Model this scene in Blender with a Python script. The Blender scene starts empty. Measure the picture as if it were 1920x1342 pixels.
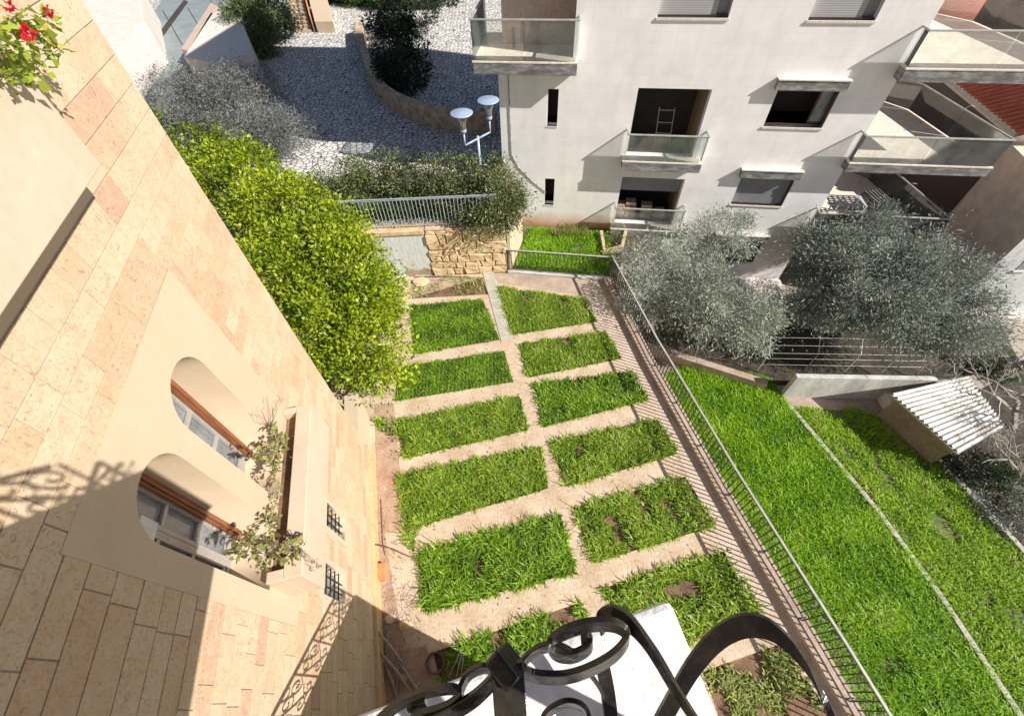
import bpy, bmesh, math, random
import numpy as np
from mathutils import Vector, Matrix
C = bpy.context.scene.collection
sc = bpy.context.scene
rng = np.random.default_rng(7); random.seed(7)
# ---------------- camera, world, sun
FP, TILT, ROLL, H = 820.7, .90991, .04707, 13.0
Fv = np.array([0, math.cos(TILT), -math.sin(TILT)]); Rv = np.array([1., 0, 0]); Dv = np.cross(Fv, Rv)
c_, s_ = math.cos(ROLL), math.sin(ROLL)
MC = np.array([c_*Rv+s_*Dv, -s_*Rv+c_*Dv, Fv]); O = np.array([0, 0, H])
cd = bpy.data.cameras.new('camera'); cam = bpy.data.objects.new('camera', cd); C.objects.link(cam)
cd.sensor_width = 36; cd.lens = FP/1920*36; cd.clip_start = .02; cd.clip_end = 1500
mm = Matrix(((MC[0][0], -MC[1][0], -MC[2][0], 0), (MC[0][1], -MC[1][1], -MC[2][1], 0), (MC[0][2], -MC[1][2], -MC[2][2], H), (0, 0, 0, 1)))
cam.matrix_world = mm; sc.camera = cam
SUN = np.array([-.72, .345, -.602]); SUN /= np.linalg.norm(SUN)
w = bpy.data.worlds.new('World'); sc.world = w; w.use_nodes = True
sky = w.node_tree.nodes.new('ShaderNodeTexSky'); sky.sky_type = 'NISHITA'; sky.sun_disc = False
sky.sun_elevation = math.asin(-SUN[2]); sky.sun_rotation = math.atan2(-SUN[0], -SUN[1])
bg = w.node_tree.nodes['Background']; w.node_tree.links.new(sky.outputs[0], bg.inputs[0]); bg.inputs[1].default_value = .05
ld = bpy.data.lights.new('sun', 'SUN'); ld.energy = 5.0; ld.angle = math.radians(.5); ld.color = (1, .95, .86)
lo = bpy.data.objects.new('sun', ld); C.objects.link(lo)
lo.rotation_euler = Vector(SUN).to_track_quat('-Z', 'Y').to_euler()
sc.view_settings.view_transform = 'Standard'; sc.view_settings.look = 'None'; sc.view_settings.exposure = .6; sc.view_settings.gamma = 1
try:
    sc.cycles.max_bounces = 6; sc.cycles.transparent_max_bounces = 16
except Exception: pass

# ---------------- geometry from the photo's pixels
def ray(px, py): return MC.T @ (np.array([px-960, py-671, FP])/FP)
def atz(px, py, z=0.):
    v = ray(px, py); return O+v*(z-H)/v[2]
def onpl(px, py, p, n):
    v = ray(px, py); return O+v*(np.dot(p-O, n)/np.dot(v, n))
QF = atz(985, 420); aA, aB = -.19467, 1.73695
A = np.array([math.sin(aA), math.cos(aA), 0]); B = np.array([math.sin(aB), math.cos(aB), 0])
nA = np.array([A[1], -A[0], 0]); nB = np.array([B[1], -B[0], 0]); W0 = atz(705, 1000)
ROTF = math.atan2(B[1], B[0]); ROTW = math.atan2(A[1], A[0])
def wl(u, d, z): return W0+u*A+d*nA+np.array([0, 0, z])   # wing coordinates -> world
def fl(v, w_, z): return QF+v*B+w_*nB+np.array([0, 0, z]) # facade coordinates -> world

# ---------------- materials
def newmat(n):
    m = bpy.data.materials.new(n); m.use_nodes = True
    return m, m.node_tree, m.node_tree.nodes['Principled BSDF']
def N(nt, t, **k):
    n = nt.nodes.new(t)
    for a, b in k.items():
        if a.startswith('i_'):
            key = a[2:]; n.inputs[int(key) if key.isdigit() else key].default_value = b
        else: setattr(n, a, b)
    return n
def mat(name, c1, c2=None, scale=3., rough=.8, bump=.0, bscale=None, metal=0, detail=6, c3=None, stretch=None, obj=False, fine=(.82, 1.12)):
    m, nt, p = newmat(name); L = nt.links.new
    p.inputs['Roughness'].default_value = rough; p.inputs['Metallic'].default_value = metal
    co = N(nt, 'ShaderNodeTexCoord').outputs['Object' if obj else 'Generated']
    if not obj:
        co = N(nt, 'ShaderNodeNewGeometry').outputs['Position']
    if stretch:
        mp = N(nt, 'ShaderNodeMapping'); mp.inputs['Scale'].default_value = stretch; L(co, mp.inputs[0]); co = mp.outputs[0]
    if c2 is None: p.inputs['Base Color'].default_value = (*c1, 1)
    else:
        no = N(nt, 'ShaderNodeTexNoise', i_Scale=scale, i_Detail=detail, i_Roughness=.62); L(co, no.inputs['Vector'])
        r = N(nt, 'ShaderNodeValToRGB'); r.color_ramp.elements[0].position = .36; r.color_ramp.elements[1].position = .64
        r.color_ramp.elements[0].color = (*c1, 1); r.color_ramp.elements[1].color = (*c2, 1)
        if c3: e = r.color_ramp.elements.new(.5); e.color = (*c3, 1)
        L(no.outputs[0], r.inputs[0])
        n2 = N(nt, 'ShaderNodeTexNoise', i_Scale=scale*9, i_Detail=4); L(co, n2.inputs['Vector'])
        mr = N(nt, 'ShaderNodeMapRange', i_1=.3, i_2=.7, i_3=fine[0], i_4=fine[1]); L(n2.outputs[0], mr.inputs[0])
        mx = N(nt, 'ShaderNodeMix', data_type='RGBA', blend_type='MULTIPLY'); mx.inputs[0].default_value = 1
        L(r.outputs[0], mx.inputs[6]); L(mr.outputs[0], mx.inputs[7]); L(mx.outputs[2], p.inputs['Base Color'])
    if bump:
        nb = N(nt, 'ShaderNodeTexNoise', i_Scale=bscale or scale*6, i_Detail=5); L(co, nb.inputs['Vector'])
        b = N(nt, 'ShaderNodeBump', i_Strength=min(1, bump), i_Distance=.02 if bump <= 1 else .02*bump); L(nb.outputs[0], b.inputs['Height']); L(b.outputs[0], p.inputs['Normal'])
    return m
def leafmat(name, ca, cb, rough=.5, trans=.35, cc=None):
    m, nt, p = newmat(name); L = nt.links.new
    at = N(nt, 'ShaderNodeAttribute', attribute_name='tint')
    r = N(nt, 'ShaderNodeValToRGB'); r.color_ramp.elements[0].color = (*ca, 1); r.color_ramp.elements[1].color = (*cb, 1)
    if cc: e = r.color_ramp.elements.new(.93); e.color = (*cb, 1); r.color_ramp.elements[-1].color = (*cc, 1)
    L(at.outputs['Fac'], r.inputs[0]); L(r.outputs[0], p.inputs['Base Color']); p.inputs['Roughness'].default_value = rough
    t = N(nt, 'ShaderNodeBsdfTranslucent'); L(r.outputs[0], t.inputs[0])
    mx = N(nt, 'ShaderNodeMixShader', i_0=trans); L(p.outputs[0], mx.inputs[1]); L(t.outputs[0], mx.inputs[2])
    L(mx.outputs[0], nt.nodes['Material Output'].inputs[0]); return m
def glassmat(name, tint=(.86, .95, .92), dust=.16, gl=.1):
    m, nt, p = newmat(name); L = nt.links.new
    t = N(nt, 'ShaderNodeBsdfTransparent'); t.inputs[0].default_value = (*tint, 1)
    g = N(nt, 'ShaderNodeBsdfGlossy', i_1=.03); g.inputs[0].default_value = (1, 1, 1, 1)
    d = N(nt, 'ShaderNodeBsdfDiffuse'); d.inputs[0].default_value = (.62, .68, .68, 1)
    fr = N(nt, 'ShaderNodeFresnel', i_0=1.5); no = N(nt, 'ShaderNodeTexNoise', i_Scale=1.6, i_Detail=5)
    L(N(nt, 'ShaderNodeNewGeometry').outputs['Position'], no.inputs['Vector'])
    mr = N(nt, 'ShaderNodeMapRange', i_1=.3, i_2=.7, i_3=dust*.4, i_4=dust*1.7); L(no.outputs[0], mr.inputs[0])
    m1 = N(nt, 'ShaderNodeMixShader'); L(mr.outputs[0], m1.inputs[0]); L(t.outputs[0], m1.inputs[1]); L(d.outputs[0], m1.inputs[2])
    ad = N(nt, 'ShaderNodeMath', operation='ADD', i_1=gl*.4); L(fr.outputs[0], ad.inputs[0])
    m2 = N(nt, 'ShaderNodeMixShader'); L(ad.outputs[0], m2.inputs[0]); L(m1.outputs[0], m2.inputs[1]); L(g.outputs[0], m2.inputs[2])
    L(m2.outputs[0], nt.nodes['Material Output'].inputs[0]); return m
def stonemat(name, mortar=False):
    m, nt, p = newmat(name); L = nt.links.new
    at = N(nt, 'ShaderNodeAttribute', attribute_name='tint'); pos = N(nt, 'ShaderNodeNewGeometry').outputs['Position']
    r = N(nt, 'ShaderNodeValToRGB'); cols = [(.0, (.52, .36, .26)), (.2, (.56, .405, .28)), (.45, (.59, .45, .315)), (.8, (.62, .51, .38)), (1, (.56, .42, .28))]
    r.color_ramp.elements[0].color = (*cols[0][1], 1); r.color_ramp.elements[1].color = (*cols[-1][1], 1)
    for q, c in cols[1:-1]: e = r.color_ramp.elements.new(q); e.color = (*c, 1)
    n1 = N(nt, 'ShaderNodeTexNoise', i_Scale=4.5, i_Detail=9, i_Roughness=.68, i_Distortion=.8); L(pos, n1.inputs['Vector'])
    a1 = N(nt, 'ShaderNodeMath', operation='MULTIPLY_ADD', i_1=1.2, i_2=-.6); L(n1.outputs[0], a1.inputs[0])
    a2 = N(nt, 'ShaderNodeMath', operation='ADD', use_clamp=True); L(at.outputs['Fac'], a2.inputs[0]); L(a1.outputs[0], a2.inputs[1]); L(a2.outputs[0], r.inputs[0])
    n2 = N(nt, 'ShaderNodeTexNoise', i_Scale=13, i_Detail=9, i_Roughness=.75, i_Distortion=2.2); L(pos, n2.inputs['Vector'])
    n3 = N(nt, 'ShaderNodeTexNoise', i_Scale=7, i_Detail=10, i_Roughness=.8, i_Distortion=1.2); L(pos, n3.inputs['Vector'])
    m3 = N(nt, 'ShaderNodeMapRange', i_1=.38, i_2=.62, i_3=0., i_4=.85); L(n3.outputs[0], m3.inputs[0])
    pk = N(nt, 'ShaderNodeMix', data_type='RGBA', blend_type='MULTIPLY'); pk.inputs[7].default_value = (.93, .83, .76, 1); L(m3.outputs[0], pk.inputs[0]); L(r.outputs[0], pk.inputs[6])
    mr = N(nt, 'ShaderNodeMapRange', i_1=.36, i_2=.48, i_3=.5, i_4=1.05); L(n2.outputs[0], mr.inputs[0])
    mx = N(nt, 'ShaderNodeMix', data_type='RGBA', blend_type='MULTIPLY'); mx.inputs[0].default_value = .75
    L(pk.outputs[2], mx.inputs[6]); L(mr.outputs[0], mx.inputs[7]); L(mx.outputs[2], p.inputs['Base Color'])
    p.inputs['Roughness'].default_value = .7
    b = N(nt, 'ShaderNodeBump', i_Strength=.5, i_Distance=.012); L(n2.outputs[0], b.inputs['Height']); L(b.outputs[0], p.inputs['Normal'])
    return m
def cobble(name):
    m, nt, p = newmat(name); L = nt.links.new; pos = N(nt, 'ShaderNodeNewGeometry').outputs['Position']
    v = N(nt, 'ShaderNodeTexVoronoi', feature='DISTANCE_TO_EDGE', i_Scale=3.7, i_Randomness=.85); L(pos, v.inputs['Vector'])
    v2 = N(nt, 'ShaderNodeTexVoronoi', i_Scale=3.7, i_Randomness=.85); L(pos, v2.inputs['Vector'])
    r = N(nt, 'ShaderNodeValToRGB'); r.color_ramp.elements[0].position = .03; r.color_ramp.elements[1].position = .11
    r.color_ramp.elements[0].color = (.08, .065, .055, 1); r.color_ramp.elements[1].color = (.80, .77, .75, 1); L(v.outputs['Distance'], r.inputs[0])
    mr = N(nt, 'ShaderNodeMapRange', i_1=0, i_2=1, i_3=.55, i_4=1.05); L(v2.outputs['Color'], mr.inputs[0])
    mx = N(nt, 'ShaderNodeMix', data_type='RGBA', blend_type='MULTIPLY'); mx.inputs[0].default_value = 1
    L(r.outputs[0], mx.inputs[6]); L(mr.outputs[0], mx.inputs[7]); L(mx.outputs[2], p.inputs['Base Color']); p.inputs['Roughness'].default_value = .8
    b = N(nt, 'ShaderNodeBump', i_Strength=.8, i_Distance=.04); L(v.outputs['Distance'], b.inputs['Height']); L(b.outputs[0], p.inputs['Normal'])
    return m
def cladding(name, c1, c2, bw=.9, rh=.33):
    m, nt, p = newmat(name); L = nt.links.new; co = N(nt, 'ShaderNodeTexCoord').outputs['Object']
    mp = N(nt, 'ShaderNodeMapping'); mp.inputs['Rotation'].default_value = (math.pi/2, 0, 0); L(co, mp.inputs[0])
    b = N(nt, 'ShaderNodeTexBrick', i_Scale=1., offset=.37); L(mp.outputs[0], b.inputs['Vector'])
    b.inputs['Color1'].default_value = (*c1, 1); b.inputs['Color2'].default_value = (*c2, 1); b.inputs['Mortar'].default_value = (c1[0]*.88, c1[1]*.88, c1[2]*.87, 1)
    b.inputs['Mortar Size'].default_value = .004; b.inputs['Brick Width'].default_value = bw; b.inputs['Row Height'].default_value = rh; b.inputs['Bias'].default_value = -.3
    n1 = N(nt, 'ShaderNodeTexNoise', i_Scale=1.1, i_Detail=7, i_Roughness=.6); L(co, n1.inputs['Vector'])
    mr = N(nt, 'ShaderNodeMapRange', i_1=.3, i_2=.7, i_3=.9, i_4=1.05); L(n1.outputs[0], mr.inputs[0])
    mx = N(nt, 'ShaderNodeMix', data_type='RGBA', blend_type='MULTIPLY'); mx.inputs[0].default_value = 1
    L(b.outputs[0], mx.inputs[6]); L(mr.outputs[0], mx.inputs[7])
    ms = N(nt, 'ShaderNodeMapping'); ms.inputs['Scale'].default_value = (2.6, 2.6, .22); L(co, ms.inputs[0])
    ns = N(nt, 'ShaderNodeTexNoise', i_Scale=1.3, i_Detail=8, i_Roughness=.7); L(ms.outputs[0], ns.inputs['Vector'])
    rs = N(nt, 'ShaderNodeMapRange', i_1=.36, i_2=.5, i_3=.95, i_4=1.); L(ns.outputs[0], rs.inputs[0])
    m0 = N(nt, 'ShaderNodeMix', data_type='RGBA', blend_type='MULTIPLY'); m0.inputs[0].default_value = 1; L(mx.outputs[2], m0.inputs[6]); L(rs.outputs[0], m0.inputs[7]); mx = m0
    # rusty red soil splashed on the lowest metre (a stain on the cladding itself)
    sx = N(nt, 'ShaderNodeSeparateXYZ'); L(co, sx.inputs[0])
    ad = N(nt, 'ShaderNodeMath', operation='MULTIPLY_ADD', i_1=.5); L(n1.outputs[0], ad.inputs[0]); L(sx.outputs[2], ad.inputs[2])
    m3 = N(nt, 'ShaderNodeMapRange', i_1=.2, i_2=1.05, i_3=1., i_4=0.); L(ad.outputs[0], m3.inputs[0])
    m4 = N(nt, 'ShaderNodeMix', data_type='RGBA'); m4.inputs[7].default_value = (.56, .25, .10, 1); lt = N(nt, 'ShaderNodeMath', operation='LESS_THAN', i_1=4.35); L(sx.outputs[0], lt.inputs[0]); mq = N(nt, 'ShaderNodeMath', operation='MULTIPLY'); L(lt.outputs[0], mq.inputs[0]); L(m3.outputs[0], mq.inputs[1]); L(mq.outputs[0], m4.inputs[0]); L(mx.outputs[2], m4.inputs[6])
    L(m4.outputs[2], p.inputs['Base Color']); p.inputs['Roughness'].default_value = .75
    return m
def stripes(name, c1, c2, period, axis=2, rough=.5):
    m, nt, p = newmat(name); L = nt.links.new; co = N(nt, 'ShaderNodeTexCoord').outputs['Object']
    sx = N(nt, 'ShaderNodeSeparateXYZ'); L(co, sx.inputs[0])
    a = N(nt, 'ShaderNodeMath', operation='MULTIPLY', i_1=1/period); L(sx.outputs[axis], a.inputs[0])
    f = N(nt, 'ShaderNodeMath', operation='FRACT'); L(a.outputs[0], f.inputs[0])
    r = N(nt, 'ShaderNodeValToRGB'); r.color_ramp.elements[0].color = (*c1, 1); r.color_ramp.elements[0].position = .1; r.color_ramp.elements[1].color = (*c2, 1); r.color_ramp.elements[1].position = .3
    L(f.outputs[0], r.inputs[0]); L(r.outputs[0], p.inputs['Base Color']); p.inputs['Roughness'].default_value = rough; return m
MT = {}
MT['stone'] = stonemat('ashlar limestone')
MT['mortar'] = mat('mortar', (.44, .37, .30), (.36, .30, .25), 8, .9)
MT['cream'] = mat('smooth limestone surround', (.535, .42, .295), (.57, .45, .33), 1.6, .75, .06, 40, fine=(.97, 1.02))
MT['rub'] = mat('rose limestone planter', (.54, .425, .32), (.59, .475, .37), 1.2, .75, .08, 30, fine=(.95, 1.03))
MT['plinth'] = mat('yellow plinth stone', (.66, .46, .24), (.62, .36, .19), 2.5, .8, .3, 20, stretch=(1, 1, .3))
MT['wood'] = mat('brown varnished wood', (.15, .055, .022), (.26, .10, .045), 6, .4, .2, 30, stretch=(6, 6, .5))
MT['pvc'] = mat('white window frame', (.40, .37, .34), (.34, .31, .28), 4, .4)
MT['iron'] = mat('black painted iron', (.010, .009, .010), (.035, .028, .018), 14, .28, .12, 60)
MT['fence_iron'] = mat('dark grey railing iron', (.03, .03, .033), (.06, .055, .05), 6, .5)
MT['galv'] = mat('pale galvanised rail', (.50, .50, .46), (.36, .36, .33), 5, .45, metal=.2)
MT['whitepaint'] = mat('white painted metal', (.72, .74, .78), (.62, .64, .68), 4, .4)
MT['palepaint'] = mat('dulled white paint', (.44, .47, .52), (.36, .38, .42), 4, .5)
MT['stucco'] = mat('white stucco', (.82, .81, .81), (.78, .78, .79), 3, .85, .22, 70)
MT['facade'] = cladding('pale limestone cladding', (.90, .87, .87), (.875, .845, .85))
MT['plaster'] = mat('rosy plaster', (.52, .38, .32), (.56, .44, .37), 1.4, .8)
MT['slab'] = mat('weathered concrete slab', (.13, .125, .12), (.36, .36, .37), 2.2, .85, .5, 20, c3=(.22, .215, .21), stretch=(1, 1, 3.5))
MT['slabtop'] = mat('pale cement floor', (.74, .68, .62), (.66, .61, .56), 1.5, .8)
MT['terr'] = mat('cream terrace tile', (.80, .72, .62), (.72, .64, .56), .9, .7)
MT['glass'] = glassmat('balcony glass', (.94, .965, .955), .10, .05)
MT['pane'] = mat('window pane', (.14, .16, .18), (.24, .26, .27), 3, .08)
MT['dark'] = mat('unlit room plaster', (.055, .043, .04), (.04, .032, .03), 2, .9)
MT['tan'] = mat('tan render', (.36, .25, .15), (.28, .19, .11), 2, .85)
MT['shutter'] = stripes('grey roller shutter', (.14, .14, .15), (.44, .44, .45), .06)
MT['greyshut'] = mat('plain grey shutter', (.22, .22, .24), (.26, .26, .28), 3, .5)
MT['brownal_shade'] = mat('brown aluminium and wall shade', (.075, .045, .04), (.05, .03, .028), 3, .45)  # frames and tracks; also the painted shade on the red-roofed house's side
MT['paving'] = mat('sandy garden concrete', (.46, .34, .23), (.61, .48, .365), 1.3, .9, .8, 22, c3=(.54, .415, .305))
MT['greypave'] = mat('greyish weathered concrete', (.34, .255, .20), (.48, .375, .30), 1.7, .9, .7, 16)
MT['soil'] = mat('brown garden soil', (.13, .075, .045), (.24, .15, .095), 2.5, 1, 1, 14)
MT['walk'] = mat('pale rail side walk', (.50, .39, .31), (.62, .50, .41), 1.7, .9, .6, 16)
MT['earth'] = mat('reddish dirt', (.34, .22, .15), (.46, .32, .23), 2.2, 1, 1, 14)
MT['lawnsoil'] = mat('green mossy soil', (.09, .12, .03), (.16, .17, .06), 2, 1, .6, 14)
MT['kerb'] = mat('pale kerb concrete', (.50, .47, .40), (.38, .36, .30), 4, .9, .6, 20)
MT['cobble'] = cobble('cobbled paving')
MT['rubble'] = mat('split limestone', (.54, .37, .20), (.74, .57, .37), 2.4, .85, .8, 10)
MT['brownstone'] = mat('brown curved wall stone', (.42, .28, .18), (.70, .52, .36), 3.2, .85, 1.2, 6, c3=(.56, .40, .27), detail=3)
MT['panel'] = mat('bluish white plaster', (.62, .64, .64), (.56, .57, .56), 1.4, .8, stretch=(1, 1, .25))
MT['whitewall'] = mat('whitewash with sun streaks', (.60, .59, .57), (.40, .39, .38), 2., .85, .3, 14, stretch=(1, 1, .3))  # pale streaks paint the sunlight between rail shadows into the wall colour
MT['yard'] = mat('dusty yard concrete', (.42, .36, .31), (.34, .29, .25), .5, .9)
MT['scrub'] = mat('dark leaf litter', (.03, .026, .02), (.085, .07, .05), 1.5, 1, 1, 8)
MT['tanwall'] = mat('tan rendered gable', (.66, .55, .46), (.76, .65, .56), .22, .9)
MT['shedwall'] = mat('brown shed render', (.24, .17, .13), (.30, .22, .17), 1., .9)
MT['tile'] = mat('red roof tile', (.40, .10, .06), (.50, .15, .09), 3, .7)
MT['corr'] = mat('whitened corrugated sheet', (.66, .65, .62), (.40, .36, .32), 1.6, .6, c3=(.60, .59, .56))
MT['tiles_grey'] = mat('grey blue terrace slab', (.22, .26, .27), (.28, .32, .33), 1.2, .6)
MT['bark'] = mat('grey bark', (.14, .12, .10), (.26, .23, .20), 6, .9, .8, 30)
MT['barkpale'] = mat('pale dry branch', (.50, .46, .42), (.34, .31, .28), 6, .8)
MT['barkdark'] = mat('brown twig', (.10, .06, .04), (.16, .10, .07), 6, .9)
MT['terra'] = mat('orange clay block', (.62, .27, .11), (.56, .23, .10), 5, .8)
MT['dryplank'] = mat('weathered grey wood', (.30, .24, .20), (.44, .37, .32), 4, .85, stretch=(3, 3, 3))
MT['lime'] = leafmat('lime green leaf', (.08, .17, .008), (.55, .63, .03), .45, .4)
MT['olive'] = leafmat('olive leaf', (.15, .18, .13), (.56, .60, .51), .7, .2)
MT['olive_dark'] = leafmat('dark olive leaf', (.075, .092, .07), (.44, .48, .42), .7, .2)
MT['oliver'] = leafmat('grey shrub leaf', (.05, .055, .055), (.33, .35, .34), .7, .15)
MT['hedge'] = leafmat('dark hedge leaf', (.025, .055, .012), (.09, .17, .035), .45, .3)
MT['topiary'] = leafmat('olive green clipped leaf', (.06, .09, .03), (.20, .24, .09), .5, .25)
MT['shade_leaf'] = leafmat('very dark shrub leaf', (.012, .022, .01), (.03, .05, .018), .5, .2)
MT['photinia'] = leafmat('shrub leaf', (.05, .08, .025), (.26, .30, .13), .4, .25, cc=(.34, .14, .08))
MT['grassA'] = leafmat('bed grass', (.06, .15, .008), (.40, .56, .05), .45, .4, cc=(.44, .36, .16))
MT['grassB'] = leafmat('tall bed grass', (.04, .12, .006), (.34, .54, .04), .45, .4)
MT['grassC'] = leafmat('fading bed grass', (.10, .17, .02), (.42, .48, .13), .5, .35, cc=(.45, .36, .20))
MT['lawn'] = leafmat('bright lawn grass', (.09, .28, .004), (.40, .64, .015), .45, .45, cc=(.50, .56, .12))
MT['lawn2'] = leafmat('thin lawn grass', (.14, .34, .008), (.48, .68, .035), .5, .4, cc=(.45, .38, .20))
MT['dry'] = leafmat('dry leaf', (.16, .12, .05), (.30, .34, .09), .6, .3, cc=(.42, .25, .14))
MT['geran'] = leafmat('geranium leaf', (.12, .20, .02), (.38, .46, .06), .5, .35, cc=(.5, .42, .08))
MT['red'] = leafmat('red petal', (.62, .01, .03), (.80, .03, .08), .5, .3)
MT['twigs'] = leafmat('dead grass', (.22, .19, .15), (.42, .38, .32), .8, .1)
MT['lampw'] = mat('pale blue lamp shade', (.34, .42, .58), (.30, .38, .54), 4, .3)
MT['lampglass'] = glassmat('lamp glass', (.95, .97, .98), .12, .2)

# ---------------- builders
def tag(o, label=None, cat=None, group=None, kind=None):
    if label: o['label'] = label
    if cat: o['category'] = cat
    if group: o['group'] = group
    if kind: o['kind'] = kind
    return o
def empty(name, loc=(0, 0, 0), rz=0., label=None, cat=None, group=None):
    o = bpy.data.objects.new(name, None); C.objects.link(o); o.location = loc; o.rotation_euler = (0, 0, rz); o.empty_display_size = .2
    return tag(o, label, cat, group)
class MB:
    def __init__(s): s.v = []; s.f = []; s.t = []
    def add(s, vs, fs, t=.5):
        n = len(s.v); s.v += [tuple(map(float, q)) for q in vs]; s.f += [tuple(i+n for i in f) for f in fs]; s.t += [t]*len(vs); return s
    def box(s, x0, x1, y0, y1, z0, z1, t=.5):
        return s.add([(x0, y0, z0), (x1, y0, z0), (x1, y1, z0), (x0, y1, z0), (x0, y0, z1), (x1, y0, z1), (x1, y1, z1), (x0, y1, z1)],
                     [(0, 3, 2, 1), (4, 5, 6, 7), (0, 1, 5, 4), (1, 2, 6, 5), (2, 3, 7, 6), (3, 0, 4, 7)], t)
    def prism(s, poly, z0, z1, t=.5):
        n = len(poly); ar = sum(poly[i][0]*poly[(i+1) % n][1]-poly[(i+1) % n][0]*poly[i][1] for i in range(n))
        if ar < 0: poly = poly[::-1]
        return s.add([(p[0], p[1], z0) for p in poly]+[(p[0], p[1], z1) for p in poly],
                     [tuple(range(n))[::-1], tuple(range(n, 2*n))]+[(i, (i+1) % n, n+(i+1) % n, n+i) for i in range(n)], t)
    def bar(s, p, q, w_, h_, up=(0, 0, 1), t=.5):
        p = np.array(p, float); q = np.array(q, float); d = q-p; d /= np.linalg.norm(d)+1e-9; up = np.array(up, float)
        a = np.cross(d, up)
        if np.linalg.norm(a) < 1e-3: a = np.cross(d, (1, 0, 0))
        a /= np.linalg.norm(a); b = np.cross(a, d); vs = []
        for e in (p, q):
            for i, j in ((-1, -1), (1, -1), (1, 1), (-1, 1)): vs.append(e+a*i*w_/2+b*j*h_/2)
        return s.add(vs, [(0, 1, 2, 3), (7, 6, 5, 4), (0, 4, 5, 1), (1, 5, 6, 2), (2, 6, 7, 3), (3, 7, 4, 0)], t)
    def tube(s, pts, rad, n=6, t=.5, closed=False):
        pts = [np.array(p, float) for p in pts]; m = len(pts); rad = [rad]*m if np.isscalar(rad) else rad; vs = []; ref = np.array([.31, .17, .93])
        for i, p in enumerate(pts):
            d = pts[min(i+1, m-1)]-pts[max(i-1, 0)]; d /= np.linalg.norm(d)+1e-9
            a = np.cross(d, ref); a /= np.linalg.norm(a)+1e-9; b = np.cross(d, a)
            for k in range(n): an = 2*math.pi*k/n; vs.append(p+(a*math.cos(an)+b*math.sin(an))*rad[i])
        fs = [(i*n+k, i*n+(k+1) % n, (i+1)*n+(k+1) % n, (i+1)*n+k) for i in range(m-1) for k in range(n)]
        fs += [tuple(range(n))[::-1], tuple(range((m-1)*n, m*n))]
        return s.add(vs, fs, t)
    def strip(s, pts, wdir, w_, th):
        """flat bar bent along pts, wide along wdir"""
        pts = [np.array(p, float) for p in pts]; m = len(pts); vs = []
        wd = np.array(wdir, float); wd /= np.linalg.norm(wd)
        for i, p in enumerate(pts):
            d = pts[min(i+1, m-1)]-pts[max(i-1, 0)]; d /= np.linalg.norm(d)+1e-9
            n = np.cross(d, wd); n /= np.linalg.norm(n)+1e-9; w2 = np.cross(n, d); w2 = wd
            for a, b in ((-1, -1), (1, -1), (1, 1), (-1, 1)): vs.append(p+w2*a*w_/2+n*b*th/2)
        fs = [(i*4+k, i*4+(k+1) % 4, (i+1)*4+(k+1) % 4, (i+1)*4+k) for i in range(m-1) for k in range(4)]+[(3, 2, 1, 0), tuple(range((m-1)*4, m*4))]
        return s.add(vs, fs)
    def lathe(s, prof, c=(0, 0, 0), n=24, t=.5):
        vs = [(c[0]+r*math.cos(2*math.pi*k/n), c[1]+r*math.sin(2*math.pi*k/n), c[2]+z) for r, z in prof for k in range(n)]
        m = len(prof); fs = [(i*n+k, i*n+(k+1) % n, (i+1)*n+(k+1) % n, (i+1)*n+k) for i in range(m-1) for k in range(n)]
        fs += [tuple(range(n))[::-1], tuple(range((m-1)*n, m*n))]
        return s.add(vs, fs, t)
    def build(s, name, m, parent=None, smooth=False, bevel=0, loc=None):
        me = bpy.data.meshes.new(name); me.from_pydata(s.v, [], s.f); me.materials.append(MT[m] if isinstance(m, str) else m)
        a = me.attributes.new('tint', 'FLOAT', 'POINT'); a.data.foreach_set('value', np.array(s.t, dtype=np.float32))
        me.update()
        if smooth: me.polygons.foreach_set('use_smooth', [True]*len(me.polygons))
        o = bpy.data.objects.new(name, me); C.objects.link(o)
        if parent: o.parent = parent
        if bevel:
            b = o.modifiers.new('bevel', 'BEVEL'); b.width = bevel; b.segments = 2; b.limit_method = 'ANGLE'
        return o
def rawmesh(name, V, nper, F, T, m, parent=None):
    """V (k*nper,3), F face index template arrays list for one element, T tint per element"""
    k = len(V)//nper; me = bpy.data.meshes.new(name); me.vertices.add(len(V)); me.vertices.foreach_set('co', V.astype(np.float32).ravel())
    loops = []; starts = []; per = sum(len(f) for f in F); base = (np.arange(k)*nper)[:, None]
    tmpl = np.concatenate([np.array(f) for f in F]); li = (base+tmpl[None, :]).ravel()
    st = np.cumsum([0]+[len(f) for f in F[:-1]]); ls = ((np.arange(k)*per)[:, None]+st[None, :]).ravel()
    me.loops.add(len(li)); me.loops.foreach_set('vertex_index', li.astype(np.int32))
    me.polygons.add(len(ls)); me.polygons.foreach_set('loop_start', ls.astype(np.int32))
    try: me.polygons.foreach_set('loop_total', np.tile([len(f) for f in F], k).astype(np.int32))
    except Exception: pass
    a = me.attributes.new('tint', 'FLOAT', 'POINT'); a.data.foreach_set('value', np.repeat(T, nper).astype(np.float32))
    me.update(calc_edges=True); me.validate(); me.materials.append(MT[m])
    o = bpy.data.objects.new(name, me); C.objects.link(o)
    if parent: o.parent = parent
    return o
def unit(a): return a/(np.linalg.norm(a, axis=-1, keepdims=True)+1e-9)
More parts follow.
